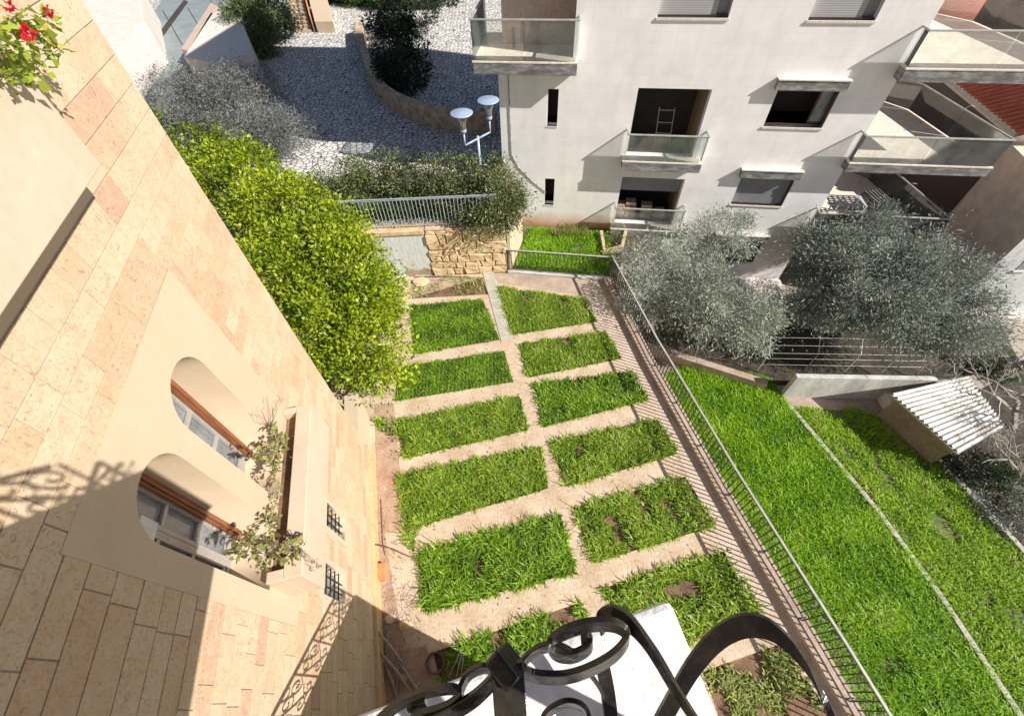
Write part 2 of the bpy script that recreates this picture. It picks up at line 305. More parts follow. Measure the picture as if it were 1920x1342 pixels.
def leaf_obj(name, P, m, size=.07, asp=.45, parent=None, dirs=None, up=.4, tint=None, jit=.35):
    k = len(P); D = unit(rng.normal(size=(k, 3))+(0 if dirs is None else dirs*1.6))
    Nn = rng.normal(size=(k, 3)); Nn[:, 2] += up; S = unit(np.cross(D, Nn)); U = unit(np.cross(S, D))
    L = size*(1+jit*rng.normal(size=(k, 1))).clip(.4, 1.9); W = L*asp
    V = np.empty((k, 4, 3)); V[:, 0] = P; V[:, 1] = P+D*L*.5+S*W*.5+U*W*.15; V[:, 2] = P+D*L-U*L*.12; V[:, 3] = P+D*L*.5-S*W*.5+U*W*.15
    T = rng.random(k) if tint is None else (tint+rng.normal(size=k)*.18).clip(0, 1)
    return rawmesh(name, V.reshape(-1, 3), 4, [(0, 1, 2, 3)], T, m, parent)
def clumps(cen, rad, nc, per, cr, seed, hollow=.55, drop=.0):
    r = np.random.default_rng(seed); d = unit(r.normal(size=(nc, 3))); q = (hollow+(1-hollow)*r.random((nc, 1))**.6)
    cc = np.array(cen)+d*q*np.array(rad)
    cc = cc[r.random(nc) > drop]
    crs = cr*(.55+.9*r.random((len(cc), 1)))
    P = []; T = []; Dd = []
    for i, c in enumerate(cc):
        k = int(per*(.4+1.2*r.random())); o = r.normal(size=(k, 3))*crs[i]*.5; o[:, 2] *= .8
        P.append(c+o); T.append(np.full(k, .2+.6*r.random())); Dd.append(unit(o+d[i if i < len(d) else 0]*.5*crs[i]))
    return np.concatenate(P), np.concatenate(T), np.concatenate(Dd), cc
def limbs(mb, base, cc, r0, seed, fork=.35, tw=.35, sag=0):
    r = np.random.default_rng(seed); base = np.array(base, float); top = base+(cc.mean(0)-base)*fork
    mb.tube([base, base+(top-base)*.5+r.normal(size=3)*.08, top], [r0, r0*.8, r0*.68], 9)
    nb = max(3, len(cc)//9); sel = cc[r.permutation(len(cc))[:nb]]; mids = []
    for c in sel:
        m_ = top+(c-top)*.5+r.normal(size=3)*.16*tw*2
        mb.tube([top, top+(m_-top)*.5+r.normal(size=3)*.07, m_, c], [r0*.5, r0*.38, r0*.24, r0*.07], 6); mids.append(m_)
    mids = np.array(mids)
    for c in cc:
        k = np.argmin(((mids-c)**2).sum(1)); m_ = mids[k]
        mb.tube([m_, (m_+c)/2+r.normal(size=3)*.1, c], [r0*.16, r0*.09, r0*.03], 4)
def tree(name, label, cat, base, cen, rad, nc, per, cr, m, size, asp, r0, seed, bark='bark', group=None, hollow=.5, up=.3, crowns=None, trunkname='trunk'):
    t = empty(name, tuple(base), 0, label, cat, group); b = np.array(base, float)
    Ps = []; Ts = []; Ds = []; Cs = []
    for i, (c, r_, n_) in enumerate(crowns or [(cen, rad, nc)]):
        P, T, D, cc = clumps(np.array(c)-b, r_, n_, per, cr, seed+i, hollow); Ps.append(P); Ts.append(T); Ds.append(D); Cs.append(cc)
    P = np.concatenate(Ps); cc = np.concatenate(Cs)
    leaf_obj('crown', P, m, size, asp, t, np.concatenate(Ds), up, np.concatenate(Ts))
    mb = MB(); limbs(mb, (0, 0, 0), cc, r0, seed+50); mb.build(trunkname, bark, t, smooth=True)
    return t
def curve_panel(name, outer, holes, y0, y1, m, parent):
    """panel in the local XZ plane with holes, from y0 to y1"""
    cu = bpy.data.curves.new(name, 'CURVE'); cu.dimensions = '2D'; cu.fill_mode = 'BOTH'; cu.extrude = (y1-y0)/2
    for poly in [outer]+holes:
        sp = cu.splines.new('POLY'); sp.points.add(len(poly)-1)
        for i, p in enumerate(poly): sp.points[i].co = (p[0], p[1], 0, 1)
        sp.use_cyclic_u = True
    t = bpy.data.objects.new('t', cu); C.objects.link(t); dg = bpy.context.evaluated_depsgraph_get(); dg.update()
    me = bpy.data.meshes.new_from_object(t.evaluated_get(dg)); bpy.data.objects.remove(t); bpy.data.curves.remove(cu)
    me.transform(Matrix.Rotation(math.pi/2, 4, 'X')); me.transform(Matrix.Translation((0, (y0+y1)/2, 0)))
    me.materials.clear(); me.materials.append(MT[m]); me.name = name
    o = bpy.data.objects.new(name, me); C.objects.link(o)
    if parent: o.parent = parent
    return o
def flat_panel(name, outer, holes, z0, z1, m, parent=None):
    o = curve_panel(name, outer, holes, -z1, -z0, m, parent); o.data.transform(Matrix.Rotation(-math.pi/2, 4, 'X')); o.data.update(); return o
def rect(x0, x1, z0, z1): return [(x0, z0), (x1, z0), (x1, z1), (x0, z1)]
def W2(px, z=0.):  # list of photo pixels -> plan polygon
    return [tuple(atz(a, b, z)[:2]) for a, b in px]

# ================= SETTING: ground levels
LZ = -2.8; SZ = 2.3
def struct(o, label=None): o['kind'] = 'structure'; return o
FL = [np.array(p) for p in ((4.28, 14.12), (5.05, 9.6), (6.08, 4.75), (7.08, .6), (7.7, -2.2), (8.3, -7.))]  # fence foot line
g = MB(); g.add([(-600, -600, LZ-.06), (700, -600, LZ-.06), (700, 700, LZ-.06), (-600, 700, LZ-.06)], [(0, 1, 2, 3)]); struct(g.build('ground', 'yard'))
gard = [(-30, -40), (14, -40)]+[tuple(p) for p in FL[::-1]]+[(0., 14.93), (-30, 15.6)]
g = MB(); g.prism(gard, LZ-.05, -.09); struct(g.build('garden_soil', 'earth'))
beds = dict(
 L1=[(768, 572), (905, 562), (937, 637), (775, 664)], L2=[(745, 688), (945, 658), (962, 716), (740, 752)],
 L3=[(738, 790), (974, 742), (990, 806), (757, 860)], L4=[(745, 890), (1012, 838), (1028, 915), (778, 988), (776, 1030), (765, 1030)],
 L5=[(785, 1036), (1050, 964), (1078, 1073), (795, 1147)], L6=[(812, 1222), (1090, 1128), (1130, 1250), (860, 1420)],
 R1=[(932, 537), (1103, 562), (1120, 603), (960, 628)], R2=[(972, 645), (1138, 622), (1165, 672), (988, 708)],
 R3=[(1000, 720), (1186, 697), (1214, 750), (1017, 800)], R4=[(1030, 830), (1232, 787), (1272, 850), (1062, 912)],
 R5=[(1075, 952), (1285, 893), (1343, 985), (1112, 1055)], R6=[(1128, 1102), (1362, 1032), (1428, 1148), (1200, 1240)],
 R7=[(1318, 1258), (1482, 1200), (1560, 1345), (1380, 1440)])
bedw = {k: W2(v) for k, v in beds.items()}
extra = {'edge': W2([(702, 800), (738, 780), (800, 1200), (826, 1342), (700, 1342)])}
border = W2([(778, 515), (905, 520), (915, 552), (770, 560)])
garden_edge = W2([(700, 757), (735, 755), (770, 660), (760, 560), (775, 516), (950, 512)])
pave_out = [tuple(wl(2.2, -.05, 0)[:2]), tuple(wl(3.2, -1.5, 0)[:2]), (-7.5, 14.96), (0., 14.9)]+[tuple(p+np.array([-.02, 0])) for p in FL]+[(8, -9), (-3.0, -9)]
pave_out = [(a, b) for a, b in pave_out]
struct(flat_panel('garden_paving', pave_out, list(bedw.values())+[border], -.088, 0., 'paving'))
# greyer strip of paving along the railing and the pale slab walk
def sheet(name, poly, z, m, th=.004):
    mb = MB(); mb.prism(list(poly), z-th, z); return struct(mb.build(name, m))
sheet('railing_walk', W2([(1050, 520), (1118, 530), (1300, 850), (1590, 1342), (1560, 1342), (1395, 1110), (1235, 780), (1120, 600)]), .006, 'walk')
sheet('slab_walk', W2([(905, 512), (926, 510), (960, 636), (940, 640)]), .022, 'kerb', .02)
sheet('grey_walk', W2([(926, 515), (945, 512), (1075, 524), (1105, 556), (935, 530)]), .012, 'greypave', .01)
sheet('dirt_strip', W2([(702, 757), (738, 756), (752, 900), (770, 1060), (800, 1210), (826, 1342), (722, 1342)]), .008, 'earth')
sheet('concrete_strip', W2([(722, 1000), (765, 990), (790, 1140), (800, 1210), (760, 1215), (735, 1090)]), .013, 'paving')
# bed soil sheets
mb = MB()
for k, p in bedw.items(): mb.prism(p, -.086, -.06)
mb.prism(border, -.086, -.05); struct(mb.build('bed_soil', 'soil'))

# ---- grass
def inpoly(P, poly):
    x, y = P[:, 0], P[:, 1]; ins = np.zeros(len(P), bool); n = len(poly)
    for i in range(n):
        x0, y0 = poly[i]; x1, y1 = poly[(i+1) % n]
        c = ((y0 > y) != (y1 > y)) & (x < (x1-x0)*(y-y0)/(y1-y0+1e-12)+x0); ins ^= c
    return ins
def fbm(P, sc_, seed):
    r = np.random.default_rng(seed); v = np.zeros(len(P))
    for o in range(4):
        a = r.random(6)*6.28; k = sc_*2**(o*.8)
        for j in range(3):
            d = r.normal(size=2); d /= np.linalg.norm(d); v += np.sin((P@d)*k+a[j])/(1.6**o)
    return v/4
def grass(name, poly, z, dens, hgt, wid, m, seed, label, bare=-9., group=None, spread=.55, cat='grass', pb=None, edge=.0):
    if name == 'bed_grass': dens *= 1.1; hgt *= .76; wid *= 1.2; bare += .1; spread = .8
    pa = np.array(poly); lo_, hi_ = pa.min(0), pa.max(0); n = int(np.prod(hi_-lo_)*dens); r = np.random.default_rng(seed)
    P = lo_+r.random((n, 2))*(hi_-lo_); P = P[inpoly(P, [tuple(q) for q in poly])]
    f = fbm(P, 4.2 if name == 'bed_grass' else 2.6, seed); keep = f > bare+r.normal(size=len(P))*.12
    if pb is not None:
        keep &= r.random(len(P)) < pb(P)
    P = P[keep]; f = f[keep]; k = len(P)
    # tufts: pull blades toward local centres
    cell = .13; ctr = (np.floor(P/cell)+.5)*cell; hsh = np.sin(ctr@np.array([127.1, 311.7]))*43758.5; ph = (hsh-np.floor(hsh)); 
    P = P+(ctr-P)*.45
    an = r.random(k)*6.283; dirx = np.stack([np.cos(an), np.sin(an)], 1)+unit(P-ctr)*.8; dirx = unit(dirx)
    h = hgt*(.55+.6*r.random(k)+.35*ph)*(1+.35*f); b = h*spread*(.4+1.2*r.random(k)); ww = wid*(.6+.8*r.random(k)); sh_ = r.random(k) < (.55 if name == 'bed_grass' else .25); h = np.where(sh_, h*.6, h); b = np.where(sh_, b*.8, b); ww = np.where(sh_, ww*1.7, ww)
    s = np.stack([-dirx[:, 1], dirx[:, 0]], 1); V = np.empty((k, 7, 3))
    for j, (q, hh) in enumerate(((0, 0), (.28, .55), (.65, .88))):
        c = P+dirx*(b*q)[:, None]; wj = ww*(1-.25*j)
        V[:, 2*j, :2] = c-s*wj[:, None]/2; V[:, 2*j+1, :2] = c+s*wj[:, None]/2; V[:, 2*j:2*j+2, 2] = (z+h*hh)[:, None]
    V[:, 6, :2] = P+dirx*(b*1.15)[:, None]; V[:, 6, 2] = z+h*.86
    T = (.5+.3*f+.25*(ph-.5)+r.normal(size=k)*.2).clip(0, 1)
    o = rawmesh(name, V.reshape(-1, 3), 7, [(0, 1, 3, 2), (2, 3, 5, 4), (4, 5, 6)], T, m); tag(o, label, cat, group, 'stuff'); return o
def bedfade(poly, side):
    """probability that falls off toward the railing side"""
    p = np.array(poly); xs = p[:, 0]; a, b = xs.min(), xs.max()
    return lambda P: np.clip(1.15-side*((P[:, 0]-a)/(b-a))**2.2, .05, 1)
specs = dict(L1=('grassB', .17, .026, 1500, -9, 0, 'dense bright green leafy grass in the bed nearest the stone wall, left of the pale walk'),
 L2=('grassB', .15, .02, 1500, -9, 0, 'low green grass bed half under the lime shrub, second from the stone wall'),
 L3=('grassA', .22, .027, 1200, -.95, 0, 'green grass bed beside the lone dirt weed, third from the stone wall on the left'),
 L4=('grassA', .24, .03, 1150, -.8, 0, 'grass bed with a bare brown left end, fourth from the stone wall on the left'),
 L5=('grassB', .27, .034, 1100, -.75, 0, 'long tufted grass bed opposite the orange clay block'),
 L6=('grassB', .26, .028, 800, -.3, 0, 'shaded weedy grass bed beside the round pipe ring'),
 R1=('grassA', .18, .024, 1250, -.9, .3, 'square grass bed nearest the stone wall, right of the pale walk'),
 R2=('grassA', .2, .026, 1200, -.9, .4, 'grass bed second from the stone wall on the railing side'),
 R3=('grassB', .22, .034, 1150, -.9, .25, 'broad leafy weedy bed third from the stone wall on the railing side'),
 R4=('grassA', .25, .032, 1050, -.75, .45, 'grass bed fourth from the stone wall with a thin corner by the railing'),
 R5=('grassA', .25, .03, 1050, -.55, .55, 'patchy fading grass bed fifth from the stone wall on the railing side'),
 R6=('grassA', .26, .034, 850, -.45, .6, 'weedy bed with bare brown soil just beyond the white parapet corner'),
 R7=('grassC', .2, .028, 600, -.1, .7, 'sparse yellowing bed framed by the large iron arch'))
for i, (k, (m, h, wd, dn, ba, sd, lb)) in enumerate(specs.items()):
    grass('bed_grass', bedw[k], -.06, dn, h, wd, m, 30+i, lb, ba, None, .75, pb=bedfade(bedw[k], sd))
grass('border_weeds', border, -.05, 200, .13, .03, 'grassC', 71, 'scattered weeds in the bare strip at the foot of the stone wall', -.1)
mb = MB()
# lower lawns
lawnA = W2([(1262, 640), (1290, 688), (1440, 706), (1478, 762), (1640, 955), (1760, 1118), (1908, 1345), (1930, 1420)], LZ)
lawnA = [tuple(FL[1]+np.array([.35, .8]))]+lawnA[1:]+[tuple(FL[4]+np.array([4, -3])), tuple(FL[4]+np.array([.3, -3])), tuple(FL[3]+np.array([.3, 0])), tuple(FL[2]+np.array([.3, 0]))]
kb = [(1478, 762), (1640, 955), (1760, 1118), (1910, 1345)]
lawnB = W2([(1488, 764), (1600, 765), (1690, 795), (1770, 880), (1860, 975), (1960, 1085), (2040, 1300), (1915, 1345), (1768, 1118), (1650, 955)], LZ)
mbs = MB(); mbs.prism(lawnA, LZ-.05, LZ-.01); struct(mbs.build('lawn_soil', 'lawnsoil')); mbs = MB(); mbs.prism(lawnB, LZ-.05, LZ-.014); struct(mbs.build('lawn_soil', 'lawnsoil'))
grass('lawn_grass', lawnA, LZ, 900, .17, .03, 'lawn', 81, 'vivid green lush lawn just beyond the black railing', -.95, None, .7)
grass('lawn_grass', lawnB, LZ, 620, .13, .03, 'lawn2', 82, 'thinner yellow green lawn between the pale kerb and the garden shed', -.5, None, .7)
grass('border_weeds', extra['edge'], .0, 30, .1, .03, 'twigs', 83, 'dead grass scattered on the dirt strip at the foot of the house', .0)
grass('border_weeds', W2([(700, 787), (722, 784), (745, 815), (738, 828), (712, 805)]), .0, 420, .16, .045, 'grassB', 84, 'small green weed clump on the dirt by the house corner', -3)
def kerb(px, wd, z0, z1, label, z=LZ, m='kerb'):
    P = [atz(a, b, z) for a, b in px]; mb = MB()
    for i in range(len(P)-1): mb.bar((*P[i][:2], (z0+z1)/2), (*P[i+1][:2], (z0+z1)/2), wd, z1-z0)
    return tag(mb.build('kerb', m), label, 'kerb')
kerb(kb, .16, LZ-.05, LZ+.12, 'narrow pale concrete kerb dividing the two lawns')
kerb([(1690, 795), (1770, 880), (1860, 975), (1960, 1085)], .16, LZ-.05, LZ+.15, 'pale kerb between the thin lawn and the dark undergrowth')
sheet('path', W2([(1462, 742), (1690, 742), (1740, 800), (1690, 800), (1600, 770), (1480, 765)], LZ), LZ+.01, 'greypave', .05)
# dark litter beneath the lower trees
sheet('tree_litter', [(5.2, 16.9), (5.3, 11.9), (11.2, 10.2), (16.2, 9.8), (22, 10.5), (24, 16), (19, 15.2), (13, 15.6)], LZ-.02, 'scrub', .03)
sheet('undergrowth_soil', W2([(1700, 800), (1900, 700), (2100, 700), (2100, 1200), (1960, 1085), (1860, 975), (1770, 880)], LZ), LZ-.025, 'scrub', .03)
sheet('facade_yard', [tuple(fl(4.6, 0, 0)[:2]), tuple(fl(4.6, 1.9, 0)[:2]), tuple(fl(13, 1.5, 0)[:2]), tuple(fl(13, 0, 0)[:2])], LZ+.3, 'slabtop', .4)
# upper street, and the small patch by the apartments
street = [(-.15, 15.25), (-9.5, 15.45), (-16, 13.), (-40, 13.), (-60, 70), (8, 75), (3.5, 40), tuple(fl(-1, -3, 0)[:2]), tuple(fl(-1.02, .4, 0)[:2])]
g = MB(); g.prism(street, LZ, SZ); struct(g.build('street', 'cobble'))
patch = [(0.05, 15.0), (4.28, 14.2), (5.2, 15.6), tuple(fl(4.6, .02, 0)[:2]), tuple(fl(-1, .02, 0)[:2])]
g = MB(); g.prism(patch, LZ, -.05); struct(g.build('patch_soil', 'lawnsoil'))
grass('patch_grass', [(0.3, 15.1), (4.1, 14.4), (4.9, 15.7), tuple(fl(3.9, .35, 0)[:2]), tuple(fl(.25, .35, 0)[:2])], -.05, 900, .16, .03, 'lawn', 85, 'bright green grass patch between the railing and the rust stained facade', -.8)
grass('patch_grass', W2([(1040, 425), (1100, 425), (1105, 445), (1030, 445)]), -.05, 500, .3, .02, 'dry', 86, 'small tuft of brown dry weeds in the grass patch under the facade', -.5)

# ================= OWN HOUSE (stone wing on the left); local x = along the wall, y = inward, z up
house = empty('stone_house', tuple(W0), ROTW, 'big honey limestone house wall with arched windows filling the left side', 'house')
CU = 2.5; SX0, SX1, SZ0, SZ1 = -2.95, .52, 5.0, 9.47
def arch(u0, u1, zb, ztop, n=14):
    r = (u1-u0)/2; c = (u0+u1)/2; zs = ztop-r
    return [(u0, zb), (u1, zb)]+[(c+r*math.cos(a), zs+r*math.sin(a)) for a in np.linspace(0, math.pi, n)]
WIN = [(-1.24, -.24), (-2.60, -1.62)]
small = [(-.98, -.50, 2.78, 3.95), (-2.28, -1.72, 2.78, 3.95)]
def sub(r, holes):
    out = [r]
    for h in holes:
        nxt = []
        for (a, b, c, d) in out:
            if h[0] >= b or h[1] <= a or h[2] >= d or h[3] <= c: nxt.append((a, b, c, d)); continue
            if h[0] > a: nxt.append((a, h[0], c, d))
            if h[1] < b: nxt.append((h[1], b, c, d))
            a2, b2 = max(a, h[0]), min(b, h[1])
            if h[2] > c: nxt.append((a2, b2, c, h[2]))
            if h[3] < d: nxt.append((a2, b2, h[3], d))
        out = nxt
    return out
holes = [(SX0, SX1, SZ0, SZ1), (-3.3, .78, 10.6, 14.5)]+[(a-.12, b+.12, c-.12, d+.14) for a, b, c, d in small]
mb = MB(); r_ = np.random.default_rng(3); z = .62
while z < 16:
    hgt = float(r_.choice([.27, .31, .34])) ; x = -6.8-r_.random()*.5
    while x < CU:
        ln = .35+r_.random()*.75; x1 = min(x+ln, CU)
        if CU-x1 < .2: x1 = CU
        t = float(np.clip(r_.normal(.5, .23), 0, 1)); pr = .004*r_.random()
        for (a, b, c, d) in sub((x+.006, x1-.006, z+.006, z+hgt-.006), holes):
            if b-a > .02 and d-c > .02: mb.box(a, b, -pr-.004, .03, c, d, t)
        x = x1
    z += hgt
mb.build('wall_stones', 'stone', house, bevel=.004)
mb = MB()
for (a, b, c, d) in sub((-6.9, CU, -.1, 16), holes+[(SX0, SX1, SZ0, SZ1)]): mb.box(a, b, .008, .70, c, d)
mb.box(-6.9, CU, .72, 9, -.1, 16); mb.build('wall', 'mortar', house)
curve_panel('window_surround', rect(SX0, SX1, SZ0, SZ1), [arch(a, b, 6.05, 8.93) for a, b in WIN], -.008, .68, 'cream', house)
mb = MB(); mb.box(-3.3, .78, -.008, .3, 10.6, 14.5); mb.build('upper_surround', 'cream', house)
mb = MB(); mb.box(-6.9, CU+.03, -.07, .0, -.1, .55); mb.box(-6.9, CU+.04, -.10, .0, .55, .63); mb.build('plinth', 'plinth', house, bevel=.012)
for (a, b) in WIN:
    c = (a+b)/2; wd = b-a
    f = MB(); # outer casing
    out = arch(a-.02, b+.02, 6.0, 8.95, 18); inn = arch(a+.09, b-.09, 6.15, 8.83, 18)
    fr = curve_panel('window', out, [inn], .44, .51, 'pvc', house)
    fr.location.y = .15
    mbw = MB(); mbw.box(b-.07, b-.004, .34, .44, 6.06, 8.45); mbw.box(b-.10, b-.068, .37, .435, 6.06, 8.4); mbw.build('wood_post', 'wood', fr, bevel=.01)
    m2 = MB()
    m2.box(c-.035, c+.035, .455, .505, 6.15, 8.8)
    for s0 in (a+.09, c+.035):
        s1 = s0+(wd-.25)/2
        m2.box(s0, s0+.06, .45, .50, 6.15, 8.5); m2.box(s1-.03, s1+.03, .45, .50, 6.15, 8.5)
        for zz in (6.16, 6.9, 7.6, 8.25): m2.box(s0+.06, s1-.03, .453, .497, zz, zz+.06)
    m2.build('sash', 'pvc', fr, bevel=.004)
    m3 = MB(); m3.box(a+.05, b-.05, .507, .515, 6.1, 8.85); m3.build('pane', 'pane', fr)
m3 = MB(); m3.box(-2.28, -2.02, .57, .586, 7.75, 8.05); n_ = m3.build('notice_sheet', 'panel', house)
for (a, b, c, d) in small:
    fr = curve_panel('small_window', rect(a-.12, b+.12, c-.12, d+.14), [rect(a, b, c, d)], -.012, .30, 'rub', house)
    m2 = MB(); m2.box(a, b, .16, .17, c, d); m2.build('pane', 'pane', fr)
    m2 = MB()
    for k in range(1, 3): m2.box(a+(b-a)*k/3-.011, a+(b-a)*k/3+.011, .03, .052, c, d)
    for k in range(1, 5): m2.box(a, b, .026, .048, c+(d-c)*k/5-.011, c+(d-c)*k/5+.011)
    m2.build('window_grille', 'iron', fr)
def planter(x0, x1, z0, z1, dep, soil=True):
    m1 = MB(); y = -dep; t = .27
    m1.box(x0, x1, y, y+t, z0, z1); m1.box(x0, x0+.16, y+t, -.012, z0, z1-.002); m1.box(x1-.12, x1, y+t, -.012, z0, z1-.002); m1.box(x0+.16, x1-.12, y+t, -.012, z0, z0+.3)
    p = m1.build('planter', 'rub', house, bevel=.012)
    m2 = MB(); m2.box(x0+.16, x1-.12, y+t+.05, -.012, z0+.3, z1-.18); m2.build('planter_soil', 'soil', p); return p
planter(-2.55, .44, 5.28, 6.2, .52)
planter(-3.3, -.02, 11.02, 12.15, .5)
# house body behind the camera: balcony boxes and wall
mb = MB(); mb.box(-12, -6.95, -3.62, 8, -.1, 16); mb.build('wall', 'mortar', house)
bal = MB(); y0 = -3.59; sk = .065
def skewbox(m, x0, x1, ya, yb, z0, z1): f = lambda y: -sk*(y-y0); m.add([(x0, ya, z0), (x1+f(ya)*-1*-1, ya, z0), (x1+f(yb), yb, z0), (x0, yb, z0), (x0, ya, z1), (x1+f(ya), ya, z1), (x1+f(yb), yb, z1), (x0, yb, z1)], [(0, 3, 2, 1), (4, 5, 6, 7), (0, 1, 5, 4), (1, 2, 6, 5), (2, 3, 7, 6), (3, 0, 4, 7)])

skewbox(bal, -6.9, -4.58, y0, -.01, 10.82, 11.15); skewbox(bal, -5.35, -4.58, y0, -.01, 11.152, 12.2); bal.box(-6.9, -5.352, y0, y0+.3, 11.152, 12.198)
parapet = bal.build('balcony_parapet', 'stucco', house, bevel=.012)
mb = MB(); mb.box(-6.9, -4.56, -3.5, -.01, -.05, 5.32); mb.build('porch', 'stucco', house, bevel=.02)
# drain spout stub
mb = MB(); mb.tube([(-1.62, -.02, 10.90), (-1.62, -.2, 10.88)], .02, 12); mb.build('drain_spout', 'dryplank', house)
# railings of wrought iron: scroll panels between flat posts
def spiral(cx, cz, r0, r1, a0, a1, y, n=16):
    return [(cx+(r0+(r1-r0)*k/(n-1))*math.cos(a0+(a1-a0)*k/(n-1)), y, cz+(r0+(r1-r0)*k/(n-1))*math.sin(a0+(a1-a0)*k/(n-1))) for k in range(n)]
def scroll_panel(mb, p, d, z0, z1, L, bw=.028):
    """scrolls within a vertical panel of length L from p along unit d"""
    p = np.array([p[0], p[1], 0.]); d = np.array([d[0], d[1], 0.]); nrm = np.cross(d, (0, 0, 1)); hh = z1-z0
    def tr(pts, sx=1, off=0): return [p+d*(off+sx*a)+np.array([0, 0, c]) for a, b, c in pts]
    mb.bar(p+[0, 0, z0], p+[0, 0, z1], .035, .012, nrm); mb.bar(p+d*L+[0, 0, z0], p+d*L+[0, 0, z1], .035, .012, nrm)
    for off, sx in ((L*.27, 1), (L*.73, -1)):
        mb.strip(tr(spiral(0, z0+hh*.74, .17, .03, -1.6, 6.4, 0), sx, off), nrm, bw, .008)
        mb.strip(tr(spiral(0, z0+hh*.25, .15, .03, 1.6, -6.2, 0), sx, off), nrm, bw, .008)
        mb.strip(tr([(-.16, 0, z0+hh*.74), (-.02, 0, z0+hh*.5), (.16, 0, z0+hh*.25)], sx, off), nrm, bw, .008)
    mb.strip(tr(spiral(L/2, z0+hh*.02, L*.21, L*.21, 0, math.pi, 0)), nrm, bw, .008)
    mb.strip(tr(spiral(L/2, z1, L*.16, L*.16, 0, -math.pi, 0)), nrm, bw, .008)
low = MB()
for k in range(5): scroll_panel(low, (-4.62, -.05-.68*k), (0, -1), 5.4, 6.3, .68, .03)
for z0_, th in ((6.38, .05), (5.4, .03)): low.box(-4.65, -4.59, -3.5, -.02, z0_-th, z0_)
for k in range(3): scroll_panel(low, (-4.62-.72*k, -3.47), (-1, 0), 5.4, 6.3, .72, .03)
low.box(-6.8, -4.6, -3.5, -3.44, 6.33, 6.38); low.build('porch_railing', 'iron', house)

# the balcony railing right under the camera; its scrolls read from the photo, in a leaning belly
rail = empty('scroll_railing', tuple(wl(-4.6, 0, 12.2)), ROTW, 'black wrought iron scroll railing with curled flat bars in the foreground', 'railing')
RW = Matrix.Translation(Vector(wl(-4.6, 0, 12.2))) @ Matrix.Rotation(ROTW, 4, 'Z'); RI = RW.inverted()
def loc(P): return np.array(RI @ Vector(P))
def smooth(pts, n=7):
    pts = [np.array(p, float) for p in pts]; q = [2*pts[0]-pts[1]]+pts+[2*pts[-1]-pts[-2]]; out = []
    for i in range(1, len(q)-2):
        for k in range(n):
            t = k/n; a, b, c, d = q[i-1:i+3]
            out.append(.5*((2*b)+(-a+c)*t+(2*a-5*b+4*c-d)*t*t+(-a+3*b-3*c+d)*t**3))
    return out+[pts[-1]]
def fg(px, name, wd=.03, th=.007, wdir=(.75, 0, .66)):
    P = [loc(atz(a, b, z)) for a, b, z in px]; mb = MB(); mb.strip(smooth(P), wdir, wd*.62, th*.8); return mb.build(name, 'iron', rail, bevel=.0012)
fg([(1225, 1380, 12.36), (1262, 1312, 12.38), (1300, 1248, 12.40), (1345, 1197, 12.42), (1395, 1172, 12.44), (1445, 1180, 12.45), (1492, 1222, 12.45), (1530, 1283, 12.44), (1560, 1350, 12.43), (1585, 1430, 12.42)], 'arch_bar', .037, .009, (.9, 0, .43))
fg([(1125, 1172, 12.40), (1132, 1158, 12.41), (1158, 1154, 12.42), (1192, 1178, 12.43), (1228, 1228, 12.43), (1268, 1294, 12.43), (1318, 1372, 12.42), (1350, 1430, 12.41)], 'arch_bar', .037, .009, (.9, 0, .43))
fg([(700, 1400, 12.33), (800, 1358, 12.36), (880, 1316, 12.38), (925, 1276, 12.40), (948, 1250, 12.41)], 'scroll_bar', .034, .008, (.6, 0, .8))
fg([(975, 1256, 12.41), (1010, 1268, 12.40), (1065, 1268, 12.40), (1120, 1248, 12.41), (1160, 1220, 12.42), (1175, 1190, 12.43), (1150, 1171, 12.44), (1100, 1172, 12.43), (1055, 1187, 12.42), (1032, 1208, 12.41), (1042, 1226, 12.40), (1072, 1230, 12.40), (1100, 1217, 12.41), (1106, 1200, 12.42), (1090, 1193, 12.42)], 'scroll_bar', .034, .008, (.35, 0, .93))
fg([(972, 1262, 12.37), (985, 1236, 12.38), (1015, 1215, 12.39), (1050, 1214, 12.40), (1085, 1232, 12.40)], 'scroll_bar', .03, .007, (.35, 0, .93))
fg([(862, 1296, 12.36), (878, 1266, 12.37), (906, 1252, 12.38), (930, 1256, 12.38), (942, 1268, 12.38)], 'scroll_bar', .03, .007, (.35, 0, .93))
fg([(690, 1370, 12.33), (745, 1322, 12.35), (800, 1297, 12.37), (850, 1291, 12.38), (864, 1303, 12.38), (840, 1324, 12.37), (795, 1338, 12.36), (772, 1336, 12.35), (775, 1325, 12.35), (800, 1316, 12.36)], 'scroll_bar', .03, .007, (.35, 0, .93))
fg([(950, 1245, 12.44), (955, 1300, 12.43), (962, 1380, 12.42)], 'upright_bar', .055, .012, (0, 1, 0))
fg([(1128, 1240, 12.30), (1140, 1300, 12.27), (1150, 1390, 12.24)], 'upright_bar', .03, .008, (0, 1, 0))
fg([(1100, 1255, 12.30), (1125, 1290, 12.28), (1138, 1330, 12.26), (1130, 1400, 12.24)], 'leaf_bar', .016, .006, (.5, 0, .8))
fg([(1010, 1372, 12.34), (1025, 1338, 12.35), (1060, 1318, 12.36), (1092, 1325, 12.36), (1105, 1350, 12.35), (1098, 1385, 12.34)], 'scroll_bar', .03, .007, (.35, 0, .93))
mb = MB(); a_, b_ = loc(atz(938, 1262, 12.43)), loc(atz(962, 1232, 12.44)); mb.bar(a_, b_, .035, .035); mb.build('collar', 'iron', rail, bevel=.004)
